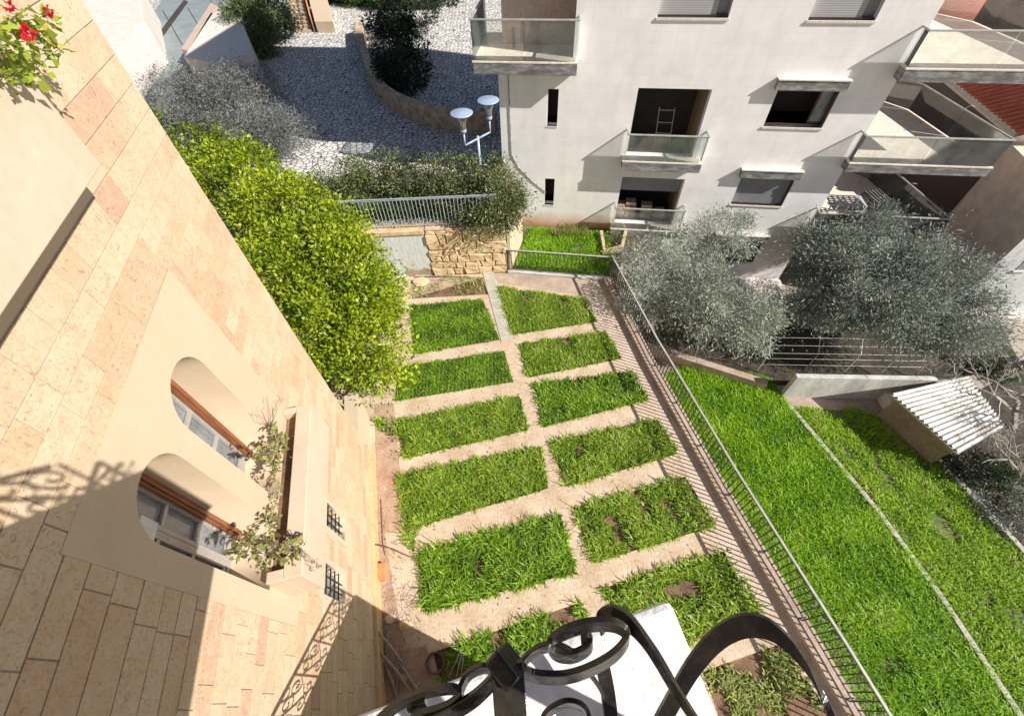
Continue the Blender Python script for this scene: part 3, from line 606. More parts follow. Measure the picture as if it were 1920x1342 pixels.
# the rest of the same railing, beyond the frame but throwing its lace of shadow on the wall
rb = MB(); q0 = -.14
for k in range(5): scroll_panel(rb, (q0, -.04-.64*k), (0, -1), .03, .62, .64, .028)
rb.box(q0-.03, q0+.0, -3.2, -.02, .62, .65); rb.box(q0-.02, q0+.01, -3.2, -.02, .02, .035); rb.build('scroll_panel', 'iron', rail)
rb = MB()
for k in range(3): scroll_panel(rb, (q0-.1-.7*k, -3.62), (-1, 0), .03, .62, .7, .028)
rb.box(q0-2.2, q0-.1, -3.64, -3.6, .62, .65); rb.build('scroll_panel', 'iron', rail)

# geraniums in the upper planter, dry plants in the lower one
def plant(name, label, cat, base, P, T, m, size, asp, stems, sm='barkdark', group=None, up=.6, dirs=None, sr=.004):
    t = empty(name, tuple(base), 0, label, cat, group); b = np.array(base)
    leaf_obj('leaves', P-b, m, size, asp, t, dirs, up, T); mb = MB()
    for s in stems: mb.tube([np.array(q)-b for q in s], [sr, sr*.8, sr*.6][:len(s)] if len(s) <= 3 else sr, 5)
    mb.build('stems', sm, t); return t
r = np.random.default_rng(11)
c0 = onpl(35, 85, wl(0, .62, 0), nA); base = wl(-1.2, .3, 12.0)
ends = [onpl(a, b, wl(0, dd, 0), nA) for a, b, dd in ((5, 55, .55), (30, 35, .6), (60, 50, .62), (85, 30, .6), (85, 70, .6), (40, 95, .66), (65, 110, .62), (15, 110, .66), (30, 140, .6), (55, 130, .58), (5, 140, .62), (95, 100, .56), (10, 85, .7))]
P = np.concatenate([e+r.normal(size=(26, 3))*.045 for e in ends]); T = np.clip(np.repeat(r.random(len(ends)), 26)*.8+r.random(len(P))*.3, 0, 1)
ge = plant('geranium', 'red flowering geranium spilling over the wall at the upper left corner', 'plant', base, P, T, 'geran', .055, .95, [[base, (base+e)/2+[0, 0, .08], e] for e in ends], up=1.6, sr=.005)
for (a, b) in ((50, 62), (17, 13), (92, 22)):
    e = onpl(a, b, wl(0, .7, 0), nA); k = 46 if a == 50 else 20
    o = unit(r.normal(size=(k, 3))); leaf_obj('flower_head', e-base+o*(.018 if a == 50 else .012), 'red', .04 if a == 50 else .03, .85, ge, o, .6)
def tuft(label, pts, seed, m='dry', n=16, size=.075, sp=.05, cat='plant', group='plants in the window planter'):
    r = np.random.default_rng(seed); b = pts[0]; P = np.concatenate([e+r.normal(size=(n, 3))*sp for e in pts])
    return plant('planter_plant', label, cat, b, P, r.random(len(P)), m, size, .8, [[b+r.normal(size=3)*.02, (b+e)/2+r.normal(size=3)*.03, e] for e in pts for _ in range(2)], 'barkpale' if m == 'dry' else 'barkdark', group, 1., sr=.003)
def pp(px, d): return [onpl(a, b, wl(0, d_, 0), nA) for (a, b), d_ in zip(px, d)]
tuft('half dry leafy plant at the far end of the window planter', pp([(518, 850), (510, 800), (528, 820), (505, 830), (520, 870), (500, 855), (530, 845), (475, 850), (512, 885)], [.12]*2+[.2, .1, .15, .1, .22, .05, .12]), 1, n=26)
tuft('spindly seed head weed standing at the far end of the window planter', pp([(508, 800), (490, 768), (478, 775), (500, 745), (520, 750), (510, 762), (532, 745)], [.12]*7), 2, 'twigs', 9, .022, .035)
tuft('small green sprig in the middle of the window planter', pp([(515, 930), (512, 905), (522, 912), (515, 945)], [.14]*4), 3, n=12, size=.05, sp=.03)
tuft('big browning leafy plant crowding the near end of the window planter', pp([(500, 1030), (470, 1010), (450, 1025), (480, 1040), (520, 1030), (505, 1000), (540, 1020), (555, 1035), (530, 1050), (490, 1060), (470, 1035), (500, 965), (512, 975), (548, 1005), (440, 1030), (560, 1015)], [.14, .12, .1, .15, .3, .2, .4, .45, .3, .15, .1, .1, .12, .4, .1, .45]), 4, n=19)
tuft('thin pale sprig trailing over the outer edge of the window planter', pp([(560, 1030), (575, 1040), (590, 1055), (600, 1062), (585, 1065)], [.5, .56, .58, .6, .58]), 5, 'twigs', 7, .04, .02)

# ================= RAILING along the garden
fence = empty('garden_railing', (float(FL[1][0]), float(FL[1][1]), 0), 0, 'long black iron railing with pale handrail running down the garden edge', 'railing')
fo = np.array([FL[1][0], FL[1][1], 0.])
def fpts(line, step):
    seg = [np.linalg.norm(line[i+1]-line[i]) for i in range(len(line)-1)]; tot = sum(seg); out = []
    s = 0
    while s < tot:
        q = s; i = 0
        while q > seg[i]: q -= seg[i]; i += 1
        d = (line[i+1]-line[i])/seg[i]; out.append((line[i]+d*q, d)); s += step
    return out
def railing(root, o, line, zb, ht, post, step, pm, rm, rw=.07, pic=.019):
    ps = fpts(line, post)
    for i, (p, d) in enumerate(ps):
        mb = MB(); P = np.array([p[0], p[1], 0])-o; n = np.array([d[1], -d[0], 0])
        mb.bar(P+[0, 0, zb-.02], P+[0, 0, zb+ht], .028, .028); mb.bar(P+[0, 0, zb+.09]-n*.0, P+[0, 0, zb+.04]-n*.16, .022, .022); mb.build('post', pm, root)
        nx = ps[i+1][0] if i+1 < len(ps) else line[-1]
        L = np.linalg.norm(nx-p)
        if L < .3: continue
        dd = (nx-p)/L; mb = MB(); k = max(2, round(L/step))
        for j in range(1, k):
            q = np.array([*(p+dd*L*j/k), 0])-o; mb.bar(q+[0, 0, zb+.1], q+[0, 0, zb+ht-.05], pic, pic)
        mb.build('picket_panel', pm, root)
    for nm, z_, w2, h2, m_ in (('top_rail', zb+ht+.01, rw, .022, rm), ('under_rail', zb+ht-.05, .03, .02, pm), ('bottom_rail', zb+.1, .03, .02, pm)):
        mb = MB()
        for i in range(len(line)-1):
            a = np.array([*line[i], z_])-o; b = np.array([*line[i+1], z_])-o; mb.bar(a, b, w2, h2)
        mb.build(nm, m_, root)
FZ = .2
railing(fence, fo, FL[:-1], FZ, 1.12, 1.64, .164, 'fence_iron', 'galv', .055, .026)
f2 = empty('garden_railing', (0., 14.95, 0), 0, 'short black railing between the rubble wall and the railing corner', 'railing')
railing(f2, np.array([0., 14.95, 0]), [np.array([0.02, 14.93]), FL[0]+[-.04, .03]], .12, 1.1, 1.45, .16, 'fence_iron', 'galv')
def wallstrip(name, line, th, z0, z1, m, label, cat='wall', off=0.):
    mb = MB(); n = len(line)
    L = []
    for i, p in enumerate(line):
        d = unit(np.array(line[min(i+1, n-1)])-np.array(line[max(i-1, 0)])); nn = np.array([d[1], -d[0]]); L.append((np.array(p)+nn*(off-th/2), np.array(p)+nn*(off+th/2)))
    for i in range(n-1):
        a, b = L[i]; c, d = L[i+1]
        mb.add([(*a, z0), (*b, z0), (*d, z0), (*c, z0), (*a, z1), (*b, z1), (*d, z1), (*c, z1)], [(0, 1, 2, 3), (4, 7, 6, 5)]+([(0, 4, 5, 1)] if i == 0 else [])+([(3, 2, 6, 7)] if i == n-2 else [])+[(0, 3, 7, 4), (1, 5, 6, 2)])
    bm = bmesh.new(); o = mb.build(name, m); bm.from_mesh(o.data); bmesh.ops.recalc_face_normals(bm, faces=bm.faces); bm.to_mesh(o.data); bm.free()
    return tag(o, label, cat)
wallstrip('retaining_wall', FL, .36, LZ-.05, FZ, 'greypave', 'low weathered concrete coping carrying the long black railing', off=.04)
wallstrip('retaining_wall', [(0.0, 14.93), (4.2, 14.14)], .2, -.3, .12, 'whitewall', 'flaking whitewashed kerb under the short railing')

# ================= RUBBLE WALL at the head of the garden
def rubble_face(name, x0, x1, z0, z1, root, m, seed, y=0., sc_=.4):
    r = np.random.default_rng(seed); mb = MB(); z = z0
    while z < z1-.05:
        h = min(r.uniform(.26, .44), z1-z); h = z1-z if z1-z-h < .12 else h; x = x0
        while x < x1-.02:
            l = min(r.uniform(.28, .72), x1-x); l = x1-x if x1-x-l < .15 else l
            g_ = .014; a, b, c, d = x+g_, x+l-g_, z+g_, z+h-g_; j = lambda: r.normal()*.035
            pr = r.uniform(.03, .085); t = r.random()
            bot = [(a+j(), c+j()), (b+j(), c+j()), (b+j(), d+j()), ((a+b)/2+j(), d+j()), (a+j(), d+j())]
            cx, cz = (a+b)/2, (c+d)/2; n = len(bot)
            vs = [(p[0], y, p[1]) for p in bot]+[(cx+(p[0]-cx)*.93, y-pr*r.uniform(.4, 1.2), cz+(p[1]-cz)*.92) for p in bot]
            mb.add(vs, [tuple(range(n, 2*n))]+[(i, (i+1) % n, n+(i+1) % n, n+i) for i in range(n)], t); x += l
        z += h
    return mb.build(name, m, root, bevel=.01)
rw = empty('rubble_wall', (-3.3, 15., 0), 0, 'honey coloured split stone retaining wall at the head of the garden', 'wall')
mb = MB(); mb.box(0, 3.28, 0.02, .5, -.1, 2.3); mb.box(0.02, 3.26, -.03, .52, 2.3, 2.37); mb.build('wall_core', 'brownstone', rw, bevel=.01)
rubble_face('stones', 0, 3.28, -.05, 2.28, rw, 'rubble', 5)
pn = empty('plaster_wall', (-3.32, 15.02, 0), 0, 'smooth bluish white plastered wall section left of the split stone wall', 'wall')
mb = MB(); mb.box(-5.5, 0, 0, .5, -.1, 2.16); mb.build('plaster_face', 'panel', pn); mb = MB(); mb.box(-5.5, 0, -.06, .5, 2.16, 2.34); mb.build('coping', 'rubble', pn, bevel=.01)
mb = MB(); mb.add([(-1.2, -.01, -.08), (0, -.01, -.08), (-.02, -.012, .28), (-.3, -.012, .42), (-.6, -.012, .25), (-.9, -.012, .38), (-1.15, -.012, .2)], [tuple(range(7))]); mb.build('grey_patch', 'greypave', pn)  # jagged grey patch along the foot of the plaster
er = empty('end_wall', (0.02, 15.0, 0), 0, 'narrow sunlit rendered wall end beside the split stone wall', 'wall')
mb = MB(); mb.add([(0, .0, -.1), (.12, .0, -.1), (.75, 2.2, -.1), (0, 2.2, -.1), (0, 0, 2.1), (.12, 0, 2.1), (.75, 2.2, 2.3), (0, 2.2, 2.3)], [(0, 3, 2, 1), (4, 5, 6, 7), (0, 1, 5, 4), (1, 2, 6, 5), (2, 3, 7, 6), (3, 0, 4, 7)]); mb.build('wall_face', 'cream', er)
def stone(px, z, s, label, m='rubble', seed=0, flat=.5):
    r = np.random.default_rng(seed); p = atz(*px, z); mb = MB(); n = 9; pr = [(s*.8, 0), (s, s*flat*.4), (s*.9, s*flat), (s*.3, s*flat*1.15)]
    vs = []; 
    jr = 1+r.normal(size=(len(pr), n))*.13
    for i, (rr, zz) in enumerate(pr):
        for k in range(n): a = 6.283*k/n; vs.append((rr*jr[i, k]*math.cos(a), rr*jr[i, k]*.8*math.sin(a), zz))
    m_ = len(pr); fs = [(i*n+k, i*n+(k+1) % n, (i+1)*n+(k+1) % n, (i+1)*n+k) for i in range(m_-1) for k in range(n)]+[tuple(range(n))[::-1], tuple(range((m_-1)*n, m_*n))]
    o = mb.add(vs, fs).build('stone', m, bevel=.01); o.location = p-np.array([0, 0, .01]); return tag(o, label, 'stone')
stone((790, 530), 0, .36, 'larger pale flat stone at the foot of the white plaster wall', seed=1, flat=.35)
stone((762, 562), 0, .26, 'smaller pale stone half under the lime shrub', seed=2, flat=.4)
stone((752, 545), 0, .24, 'pale rounded stone nearest the lime shrub', seed=3)
# white picket railing on top, by the street
wf = empty('street_railing', (-5, 15.2, 2.35), 0, 'white painted picket railing above the plaster wall beside the street', 'railing')
railing(wf, np.array([-5, 15.2, 2.35]), [np.array([-6.5, 15.22]), np.array([-.3, 15.18])], 2.35, 1.3, 2.05, .15, 'palepaint', 'palepaint', .045, .02)

# ================= CLUTTER at the foot of the house
def T_(name, m, label, cat, build, bevel=.0, group=None):
    mb = MB(); build(mb); o = mb.build(name, m, bevel=bevel); return tag(o, label, cat, group)
p = atz(715, 1075, .0); o = T_('clay_block', 'terra', 'orange clay block standing on the dirt by the house plinth', 'block', lambda m: (m.box(-.17, .17, -.2, .2, 0, .03), m.box(-.17, .17, -.2, -.16, .03, .3), m.box(-.17, .17, .16, .2, .03, .3), m.box(-.17, -.13, -.16, .16, .03, .3), m.box(.13, .17, -.16, .16, .03, .3), m.box(-.13, .13, -.16, .16, .25, .298)), .008); o.location = p; o.rotation_euler.z = .1
def poleobj(name, px, m, rad, label, cat, group=None):
    P = [atz(a, b, z) for a, b, z in px]; b = P[0]; mb = MB(); mb.tube([q-b for q in P], rad, 8); o = mb.build(name, m, smooth=True); o.location = b; return tag(o, label, cat, group)
poleobj('garden_cane', [(695, 1018, .5), (735, 1028, .2), (775, 1046, .02)], 'barkdark', .02, 'thin green brown cane leaning from the plinth across the concrete', 'cane')
for i, (q, lb) in enumerate((([(705, 1180, .5), (735, 1215, .25), (765, 1255, .03)], 'longest grey pipe leaning on the plinth, topmost of the pile'), ([(712, 1222, .35), (742, 1255, .18), (772, 1298, .03)], 'grey pipe in the middle of the pile beside the plinth'),
        ([(720, 1240, .2), (735, 1275, .1), (750, 1325, .03)], 'grey pipe lying nearest the wall at the bottom of the pile'), ([(745, 1235, .1), (785, 1295, .06), (812, 1335, .03)], 'grey pipe lying on the right of the pile'), ([(728, 1180, .05), (724, 1220, .05), (727, 1265, .04)], 'short grey pipe lying parallel to the house wall'),
        ([(785, 1275, .05), (775, 1315, .05), (776, 1345, .04)], 'short pipe end poking out beside the iron scrolls'), ([(742, 1232, .1), (746, 1260, .08), (744, 1290, .06)], 'small broken pipe piece crossing the pile'))):
    poleobj('old_pipe', q, 'dryplank', .035 if i < 4 else .022, lb, 'pipe', 'old pipes piled by the plinth')
for i, (q, lb) in enumerate((([(864, 1218, .5), (835, 1285, .0)], 'leftmost thin metal rod leaning in the shaded bed'), ([(866, 1222, .5), (852, 1285, .0)], 'middle thin metal rod leaning in the shaded bed'), ([(870, 1224, .5), (862, 1284, .0)], 'rightmost thin metal rod leaning in the shaded bed'))):
    poleobj('metal_rod', q, 'galv', .012, lb, 'rod', 'metal rods in the bed')
p = atz(817, 1243, 0); mb = MB(); pr = []
mb.lathe([(.235, -.06), (.235, .16), (.2, .16), (.2, -.05)], (0, 0, 0), 28); o = mb.build('pipe_ring', 'barkdark', smooth=False); o.location = p; tag(o, 'round dark concrete pipe ring set in the shaded soil', 'pipe ring')
for i, (px, s, lb, sd) in enumerate((((760, 1172), .17, 'triangular sandy stone chip on the shaded dirt', 4), ((732, 1160), .15, 'squarish pale slab fragment on the dirt near the plinth', 5), ((757, 1268), .12, 'pinkish brick fragment among the old pipes', 6), ((734, 905), .09, 'small reddish stone on the dirt opposite the small window', 7), ((722, 917), .05, 'tiny pale pebble on the dirt below the house', 8), ((817, 1120), .07, 'white pebble at the bare end of the tufted bed', 9))):
    stone(px, .0, s, lb, 'rubble' if i != 3 else 'terra', sd, .35)
mb = MB(); q = [atz(714, 935, .02), atz(716, 985, .02), atz(717, 1015, .02), atz(722, 1040, .02)]; mb.tube(q, .012, 6); tag(mb.build('hose', 'barkdark'), 'thin dark hose lying along the dirt strip by the house', 'hose')
r = np.random.default_rng(21); mb = MB()
for k in range(140):
    a = atz(705+r.random()*75, 1085+r.random()*110, .02); d = r.normal(size=2)*.16; mb.tube([a, a+np.array([d[0]*.5, d[1]*.5, .03*r.random()]), a+np.array([d[0], d[1], .01])], .004, 3)
tag(mb.build('straw_litter', 'twigs' if False else 'barkpale'), 'tangle of dry straw and twigs on the dirt beside the clay block', 'straw', kind='stuff')
pl_ = np.array(W2([(705, 560), (1120, 560), (1400, 1100), (1400, 1300), (710, 1300)])); rl_ = np.random.default_rng(77)
Pq = pl_.min(0)+rl_.random((2600, 2))*(pl_.max(0)-pl_.min(0)); kp = inpoly(Pq, [tuple(q) for q in pl_])
for q in list(bedw.values())+[border]: kp &= ~inpoly(Pq, q)
kp &= fbm(Pq, 1.5, 5)+rl_.normal(size=len(Pq))*.4 > .05; Pq = Pq[kp]
fd = rl_.normal(size=(len(Pq), 3)); fd[:, 2] = 0
tag(leaf_obj('leaf_litter', np.c_[Pq, np.full(len(Pq), .012)], 'dry', .06, .35, None, unit(fd)*2, 3.), 'small dry leaves and crumbs scattered over the sandy garden paths', 'leaf litter', kind='stuff')
# low white wall continuing past the corner of the house
lw = T_('garden_wall', 'cream', 'short low rendered wall stub running on from the house corner', 'wall', lambda m: (m.box(0, 1.5, .05, .42, -.05, 1.35), m.box(-.0, 1.53, .02, .45, 1.35, 1.42)), .01); lw.location = wl(CU+.02, 0, 0); lw.rotation_euler.z = ROTW

# ================= APARTMENT BLOCK opposite; local x along the facade, y inward
apt = empty('apartment_building', tuple(QF), ROTF, 'tall pale stone clad apartment block with glass balconies across the upper right', 'building')
HT = 19.5
D2 = (4.26, 6.9, 3.6, 6.17); D1 = (4.26, 6.9, .3, 2.66)
W1, W2_, W3, W4, W5 = (4.45, 6.72, 8.3, 9.7), (9.2, 11.22, 8.25, 9.7), (9.17, 11.28, 4.93, 6.5), (9.14, 11.28, 1.6, 3.15), (9.14, 11.28, -1.5, -.08)
S1, S2 = (.9, 1.31, 4.7, 6.07), (.9, 1.33, 1.12, 2.43)
outer = [(-1, -3), (12.9, -3), (12.9, HT), (-1, HT), (-1, 10.1), (1.76, 10.1), (1.76, 7.1), (-1, 7.1)]
curve_panel('wall', outer, [rect(*q) for q in (D2, D1, W1, W2_, W3, W4, W5, S1, S2)], 0, .34, 'facade', apt)
# solid mass behind, leaving the rooms open
mb = MB()
for (a, b, c, d) in sub((-1, 12.9, -3, HT), [(-1, 1.76, 7.1, 10.1), (3.9, 7.2, .2, 2.75), (3.9, 7.2, 3.5, 6.3), W3, S1, S2]): mb.box(a, b, .34 if not (W1[2]-.1 < c and 0) else .34, 10, c, d)
mb.build('building_mass', 'plaster', apt)
mb = MB(); mb.box(-1, 1.76, 1.35, 10, 7.1, 10.1); mb.build('loggia_wall', 'plaster', apt)
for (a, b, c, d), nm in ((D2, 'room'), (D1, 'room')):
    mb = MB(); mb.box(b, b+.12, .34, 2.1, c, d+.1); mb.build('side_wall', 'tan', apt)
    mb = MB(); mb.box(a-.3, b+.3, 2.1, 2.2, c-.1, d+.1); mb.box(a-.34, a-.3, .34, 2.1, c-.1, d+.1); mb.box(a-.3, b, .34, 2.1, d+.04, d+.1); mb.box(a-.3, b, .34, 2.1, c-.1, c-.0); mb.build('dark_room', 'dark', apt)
# reveals, sills
def window(q, kind):
    a, b, c, d = q
    mb = MB(); mb.box(a-.04, b+.04, -.04, .1, c-.07, c); s = mb.build('sill', 'slabtop', apt, bevel=.004)
    if kind == 'roll':
        mb = MB(); mb.box(a, b-.38, .16, .2, c, d); s2 = mb.build('roller_shutter', 'shutter', apt)
        mb = MB(); mb.box(b-.38, b, .26, .3, c, d); mb.build('window_frame', 'greyshut', apt)
        mb = MB(); mb.box(a, b, .1, .22, c, c+.05); mb.build('shutter_track', 'brownal_shade', apt)
    if kind == 'open':
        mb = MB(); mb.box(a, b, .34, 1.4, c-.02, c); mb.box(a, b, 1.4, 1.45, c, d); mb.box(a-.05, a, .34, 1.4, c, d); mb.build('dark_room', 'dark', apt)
        w_ = MB(); w_.box(b-.07, b-.0, .05, .34, c, d); w_.box(a, b, .1, .2, c, c+.06); w_.box(b-.55, b-.48, .2, .26, c+.06, d); w_.box(b-.48, b-.07, .2, .24, c+.06, c+.14); f = w_.build('window', 'brownal_shade', apt)
        w_ = MB(); w_.box(b-.48, b-.07, .22, .226, c+.14, d); w_.build('pane', 'pane', f)
    if kind == 'grey':
        mb = MB(); mb.box(a, b, .12, .16, c+.02, d); mb.build('roller_shutter', 'greyshut', apt)
        mb = MB(); mb.box(a, b, .06, .12, c, c+.05); mb.box(b-.06, b, .0+.003, .12, c+.05, d); mb.build('shutter_track', 'brownal_shade', apt)
window(W1, 'roll'); window(W2_, 'roll'); window(W3, 'open'); window(W4, 'grey'); window(W5, 'grey')
for q in (S1, S2):
    a, b, c, d = q; mb = MB(); mb.box(a, b, .34, 1.0, c, d); mb.build('dark_room', 'dark', apt) if 0 else None
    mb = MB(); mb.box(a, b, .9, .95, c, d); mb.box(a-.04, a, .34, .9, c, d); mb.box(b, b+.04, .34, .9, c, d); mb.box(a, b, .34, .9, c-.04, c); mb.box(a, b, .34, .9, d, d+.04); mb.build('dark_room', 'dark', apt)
    mb = MB(); mb.box(a-.02, b+.02, -.02, .12, c-.05, c); mb.build('sill', 'slabtop', apt)
for zt in (6.62, 3.3, .14):
    mb = MB(); mb.box(9.0, 11.38, -.2, 0., zt-.37, zt-.04); hd = mb.build('window_hood', 'slab', apt, bevel=.01)
    mb = MB(); mb.box(8.98, 11.4, -.225, .0, zt-.04, zt); mb.build('hood_cap', 'slabtop', hd)
# shutter lowered in the ground floor opening, lintel
mb = MB(); mb.box(D1[0], D1[1], .36, .42, 1.85, D1[3]); mb.build('roller_shutter', 'greyshut', apt)
def balcony(poly, zt, zb, zr, edges, nm='balcony', lead=True):
    mb = MB(); mb.prism(poly, zb, zt-.05); s = mb.build(nm, 'slab', apt, bevel=.012)
    c = np.mean(np.array(poly), 0); mb = MB(); mb.prism([tuple(np.array(p)+(np.array(p)-c)/np.linalg.norm(np.array(p)-c)*.02) for p in poly], zt-.05, zt); mb.build('floor', 'terr', s)
    g = MB(); rl = MB(); pst = MB()
    for (p, q) in edges:
        p = np.array(p); q = np.array(q); d = unit(q-p); L = np.linalg.norm(q-p); k = max(1, round(L/2.2))
        for j in range(k):
            a = p+d*(L*j/k+.02); b = p+d*(L*(j+1)/k-.02); g.bar((*a, (zt+zr)/2), (*b, (zt+zr)/2), .014, zr-zt-.06)
        rl.bar((*(p-d*.02), zr), (*(q+d*.02), zr), .075, .05)
    g.build('glass_panel', 'glass', s); rl.build('handrail', 'galv', s, bevel=.01)
    return s
# first entry wraps the left corner
balcony([(-1.83, -.5), (1.94, -.5), (1.94, 0), (1.7, 0), (1.7, 1.3), (-1.0, 1.3), (-1.0, 2.6), (-1.83, 2.6)], 7.12, 6.7, 8.34, [((-1.8, 2.5), (-1.8, -.46)), ((-1.8, -.46), (1.9, -.46)), ((1.9, -.46), (1.9, -.02))])
balcony([(4.1, -.5), (7.25, -.5), (7.25, 0), (4.1, 0)], 3.63, 3.23, 4.68, [((4.14, -.02), (4.14, -.46)), ((4.14, -.46), (7.2, -.46)), ((7.2, -.46), (7.2, -.02))])
balcony([(4.1, -.5), (7.25, -.5), (7.25, 0), (4.1, 0)], .36, -.02, 1.42, [((4.14, -.02), (4.14, -.46)), ((4.14, -.46), (7.2, -.46)), ((7.2, -.46), (7.2, -.02))])
for zt, zb, zr, x1 in ((7.1, 6.68, 8.12, 18.0), (3.88, 3.5, 4.88, 17.75), (.58, .2, 1.62, 17.95)):
    bk = 4.9
    poly = [(12.7, -.46), (x1, -.43), (x1-1.05, bk-.5), (x1-2.9, bk+1.6), (12.9, bk+1.6), (12.9, 0), (12.7, 0)]
    balcony(poly, zt, zb, zr, [((12.74, -.02), (12.74, -.42)), ((12.74, -.42), (x1-.05, -.4)), ((x1-.05, -.4), (x1-1.1, bk-.52)), ((x1-1.1, bk-.52), (x1-2.92, bk+1.55))], 'terrace')
# drain brackets on the terrace rail
for z in (4.88, 1.62):
    mb = MB(); mb.bar((17.05, 2., z), (17.25, 2., z+.18), .02, .02); mb.bar((17.25, 2., z+.18), (17.5, 2.1, z+.1), .02, .02); mb.build('rail_bracket', 'galv', apt)
mb = MB(); mb.tube([(-.62, -.025, 6.65), (-.6, -.025, 5.4), (-.58, -.025, 3.5), (-.3, -.02, 2.9), (.3, -.02, 2.3), (.95, -.02, 1.75)], .016, 5); mb.build('cable', 'slab', apt)
# things on the balconies
def place(o, v, w_, z, rz=0.): o.location = fl(v, w_, z); o.rotation_euler.z = ROTF+rz; return o
mb = MB()
for s in (0, .6): mb.bar((s, 0, 0), (s-.1, .25, 1.5), .022, .022); 
for h in (.55, .95, 1.4): mb.bar((-.0366*h*1.8, .09*h*1.8, h), (.6-.0366*h*1.8, .09*h*1.8, h), .02, .02)
o = mb.build('wire_rack', 'galv'); place(o, 5.45, -.8, 3.6); tag(o, 'thin metal ladder frame standing inside the dark balcony doorway', 'ladder')
for i, (v, w_, z, lb) in enumerate(((4.45, -.75, .3, 'stone tile stack at the left end of the ground floor doorway'), (4.98, -.8, .3, 'taller stone tile stack second from the left in the ground floor doorway'), (5.75, -.8, .3, 'wide stone tile stack in the middle of the ground floor doorway'), (6.3, -.75, .3, 'low stone tile stack at the right of the ground floor doorway'))):
    def bl(m, i=i):
        r = np.random.default_rng(60+i)
        for k in range((5, 6, 5, 3)[i]): dx, dy = r.normal(size=2)*.03; m.box(-.24+dx, .24+dx, -.2+dy, .2+dy, k*.13, k*.13+.12)
    o = T_('tile_stack', 'greypave', lb, 'tile stack', bl, .006, 'tile stacks'); place(o, v, w_, z)
rk = empty('slatted_rack', tuple(fl(13.6, -.6, .58)), ROTF, 'white slatted plastic rack on the lowest corner terrace', 'rack')
mb = MB()
for k in range(7): mb.box(k*.24, k*.24+.06, 0, .8, .78, .81)
for k in range(6): mb.box(0, 1.5, k*.15, k*.15+.05, .82, .85)
mb.build('top_slats', 'whitepaint', rk); mb = MB()
for x in (0, .75, 1.45):
    for y in (0, .75): mb.box(x, x+.05, y, y+.05, 0, .78)
for z in (.15, .35, .55): mb.box(.05, 1.45, -.02, -.0, z, z+.06)
mb.build('legs', 'whitepaint', rk)
for i in range(5):
    o = T_('shutter_panel', 'greyshut' if i % 2 else 'slab', ('leftmost', 'second from the left', 'middle', 'fourth from the left', 'rightmost')[i]+' of the grey panels leaning on the lowest terrace', 'panel', lambda m: m.box(-.03, .03, -.8, .8, 0, .9), .004, 'leaning shutter panels'); place(o, 15.3+.16*i, -1.0-.05*i, .6, .25); o.rotation_euler.y = .35

# ================= NEIGHBOURS
def solve_top(gx, px):  # height of the point above ground point gx seen at photo row px[1]
    n = unit(np.array([gx[0], gx[1], 0.])); return onpl(px[0], px[1], np.array([gx[0], gx[1], 0]), n)[2]
G1 = atz(1700, 492, LZ); zt1 = solve_top(G1, (1890, 235))
nb = empty('red_roofed_house', (float(G1[0]), float(G1[1]), LZ), ROTF+.02, 'tan rendered house with red tiled roof beyond the terraces on the right', 'house')
h1 = zt1-LZ
mb = MB(); mb.box(.01, 11, .01, 14, 0, h1-.3); mb.build('wall_mass', 'tanwall', nb)
mb = MB(); mb.box(-.06, .008, .0, 14, 0, h1-.32); mb.build('side_wall', 'brownal_shade', nb)  # dark sheet puts the shade of this house side into its colour
mb = MB(); mb.box(-.3, 11, -.3, 14, h1-.3, h1-.1); mb.build('eaves', 'slabtop', nb, bevel=.02)
mb = MB()
for k in range(46): mb.tube([(-.35, -.28+.31*k, h1-.04), (5.6, -.28+.31*k, h1+1.9)], .15, 8, random.random())
mb.build('roof', 'tile', nb, smooth=True)
mb = MB(); mb.bar((-.36, -.34, h1-.06), (-.36, 14, h1-.06), .12, .14); mb.bar((-.36, -.34, h1-.06), (11, -.34, h1-.06), .12, .14); mb.build('gutter', 'galv', nb)
G2 = atz(1756, 598, LZ)
wh = empty('white_house', (float(G2[0]), float(G2[1]), LZ), ROTF+.12, 'bright white house wall with small dark windows at the far right edge', 'house')
mb = MB(); hw = solve_top(G1, (1893, 268))-LZ; ca, sa = math.cos(ROTF+.12), math.sin(ROTF+.12); dd_ = G1-G2; P2_ = (ca*dd_[0]+sa*dd_[1], -sa*dd_[0]+ca*dd_[1])
mb.prism([(0, 0), (9, 0), (P2_[0]+9, P2_[1]), P2_], 0, hw); mb.build('side_wall', 'tanwall', wh); mb = MB(); mb.box(0, 9, -.03, -.002, 0, hw); mb.build('wall', 'panel', wh)
for (a, b, c, d) in ((1.0, 1.5, 3.0, 3.9), (2.7, 3.9, 3.0, 4.3), (2.7, 3.9, 6.2, 7.4)):
    mb = MB(); mb.box(a-.08, b+.08, -.10, -.032, c-.08, c); f = mb.build('window', 'slabtop', wh); mb = MB(); mb.box(a, b, -.045, .0, c, d); mb.build('pane', 'greyshut', f)
mb = MB(); mb.box(-.1, 9, -.5, -.033, -.0, .5); mb.build('base_ledge', 'slabtop', wh)

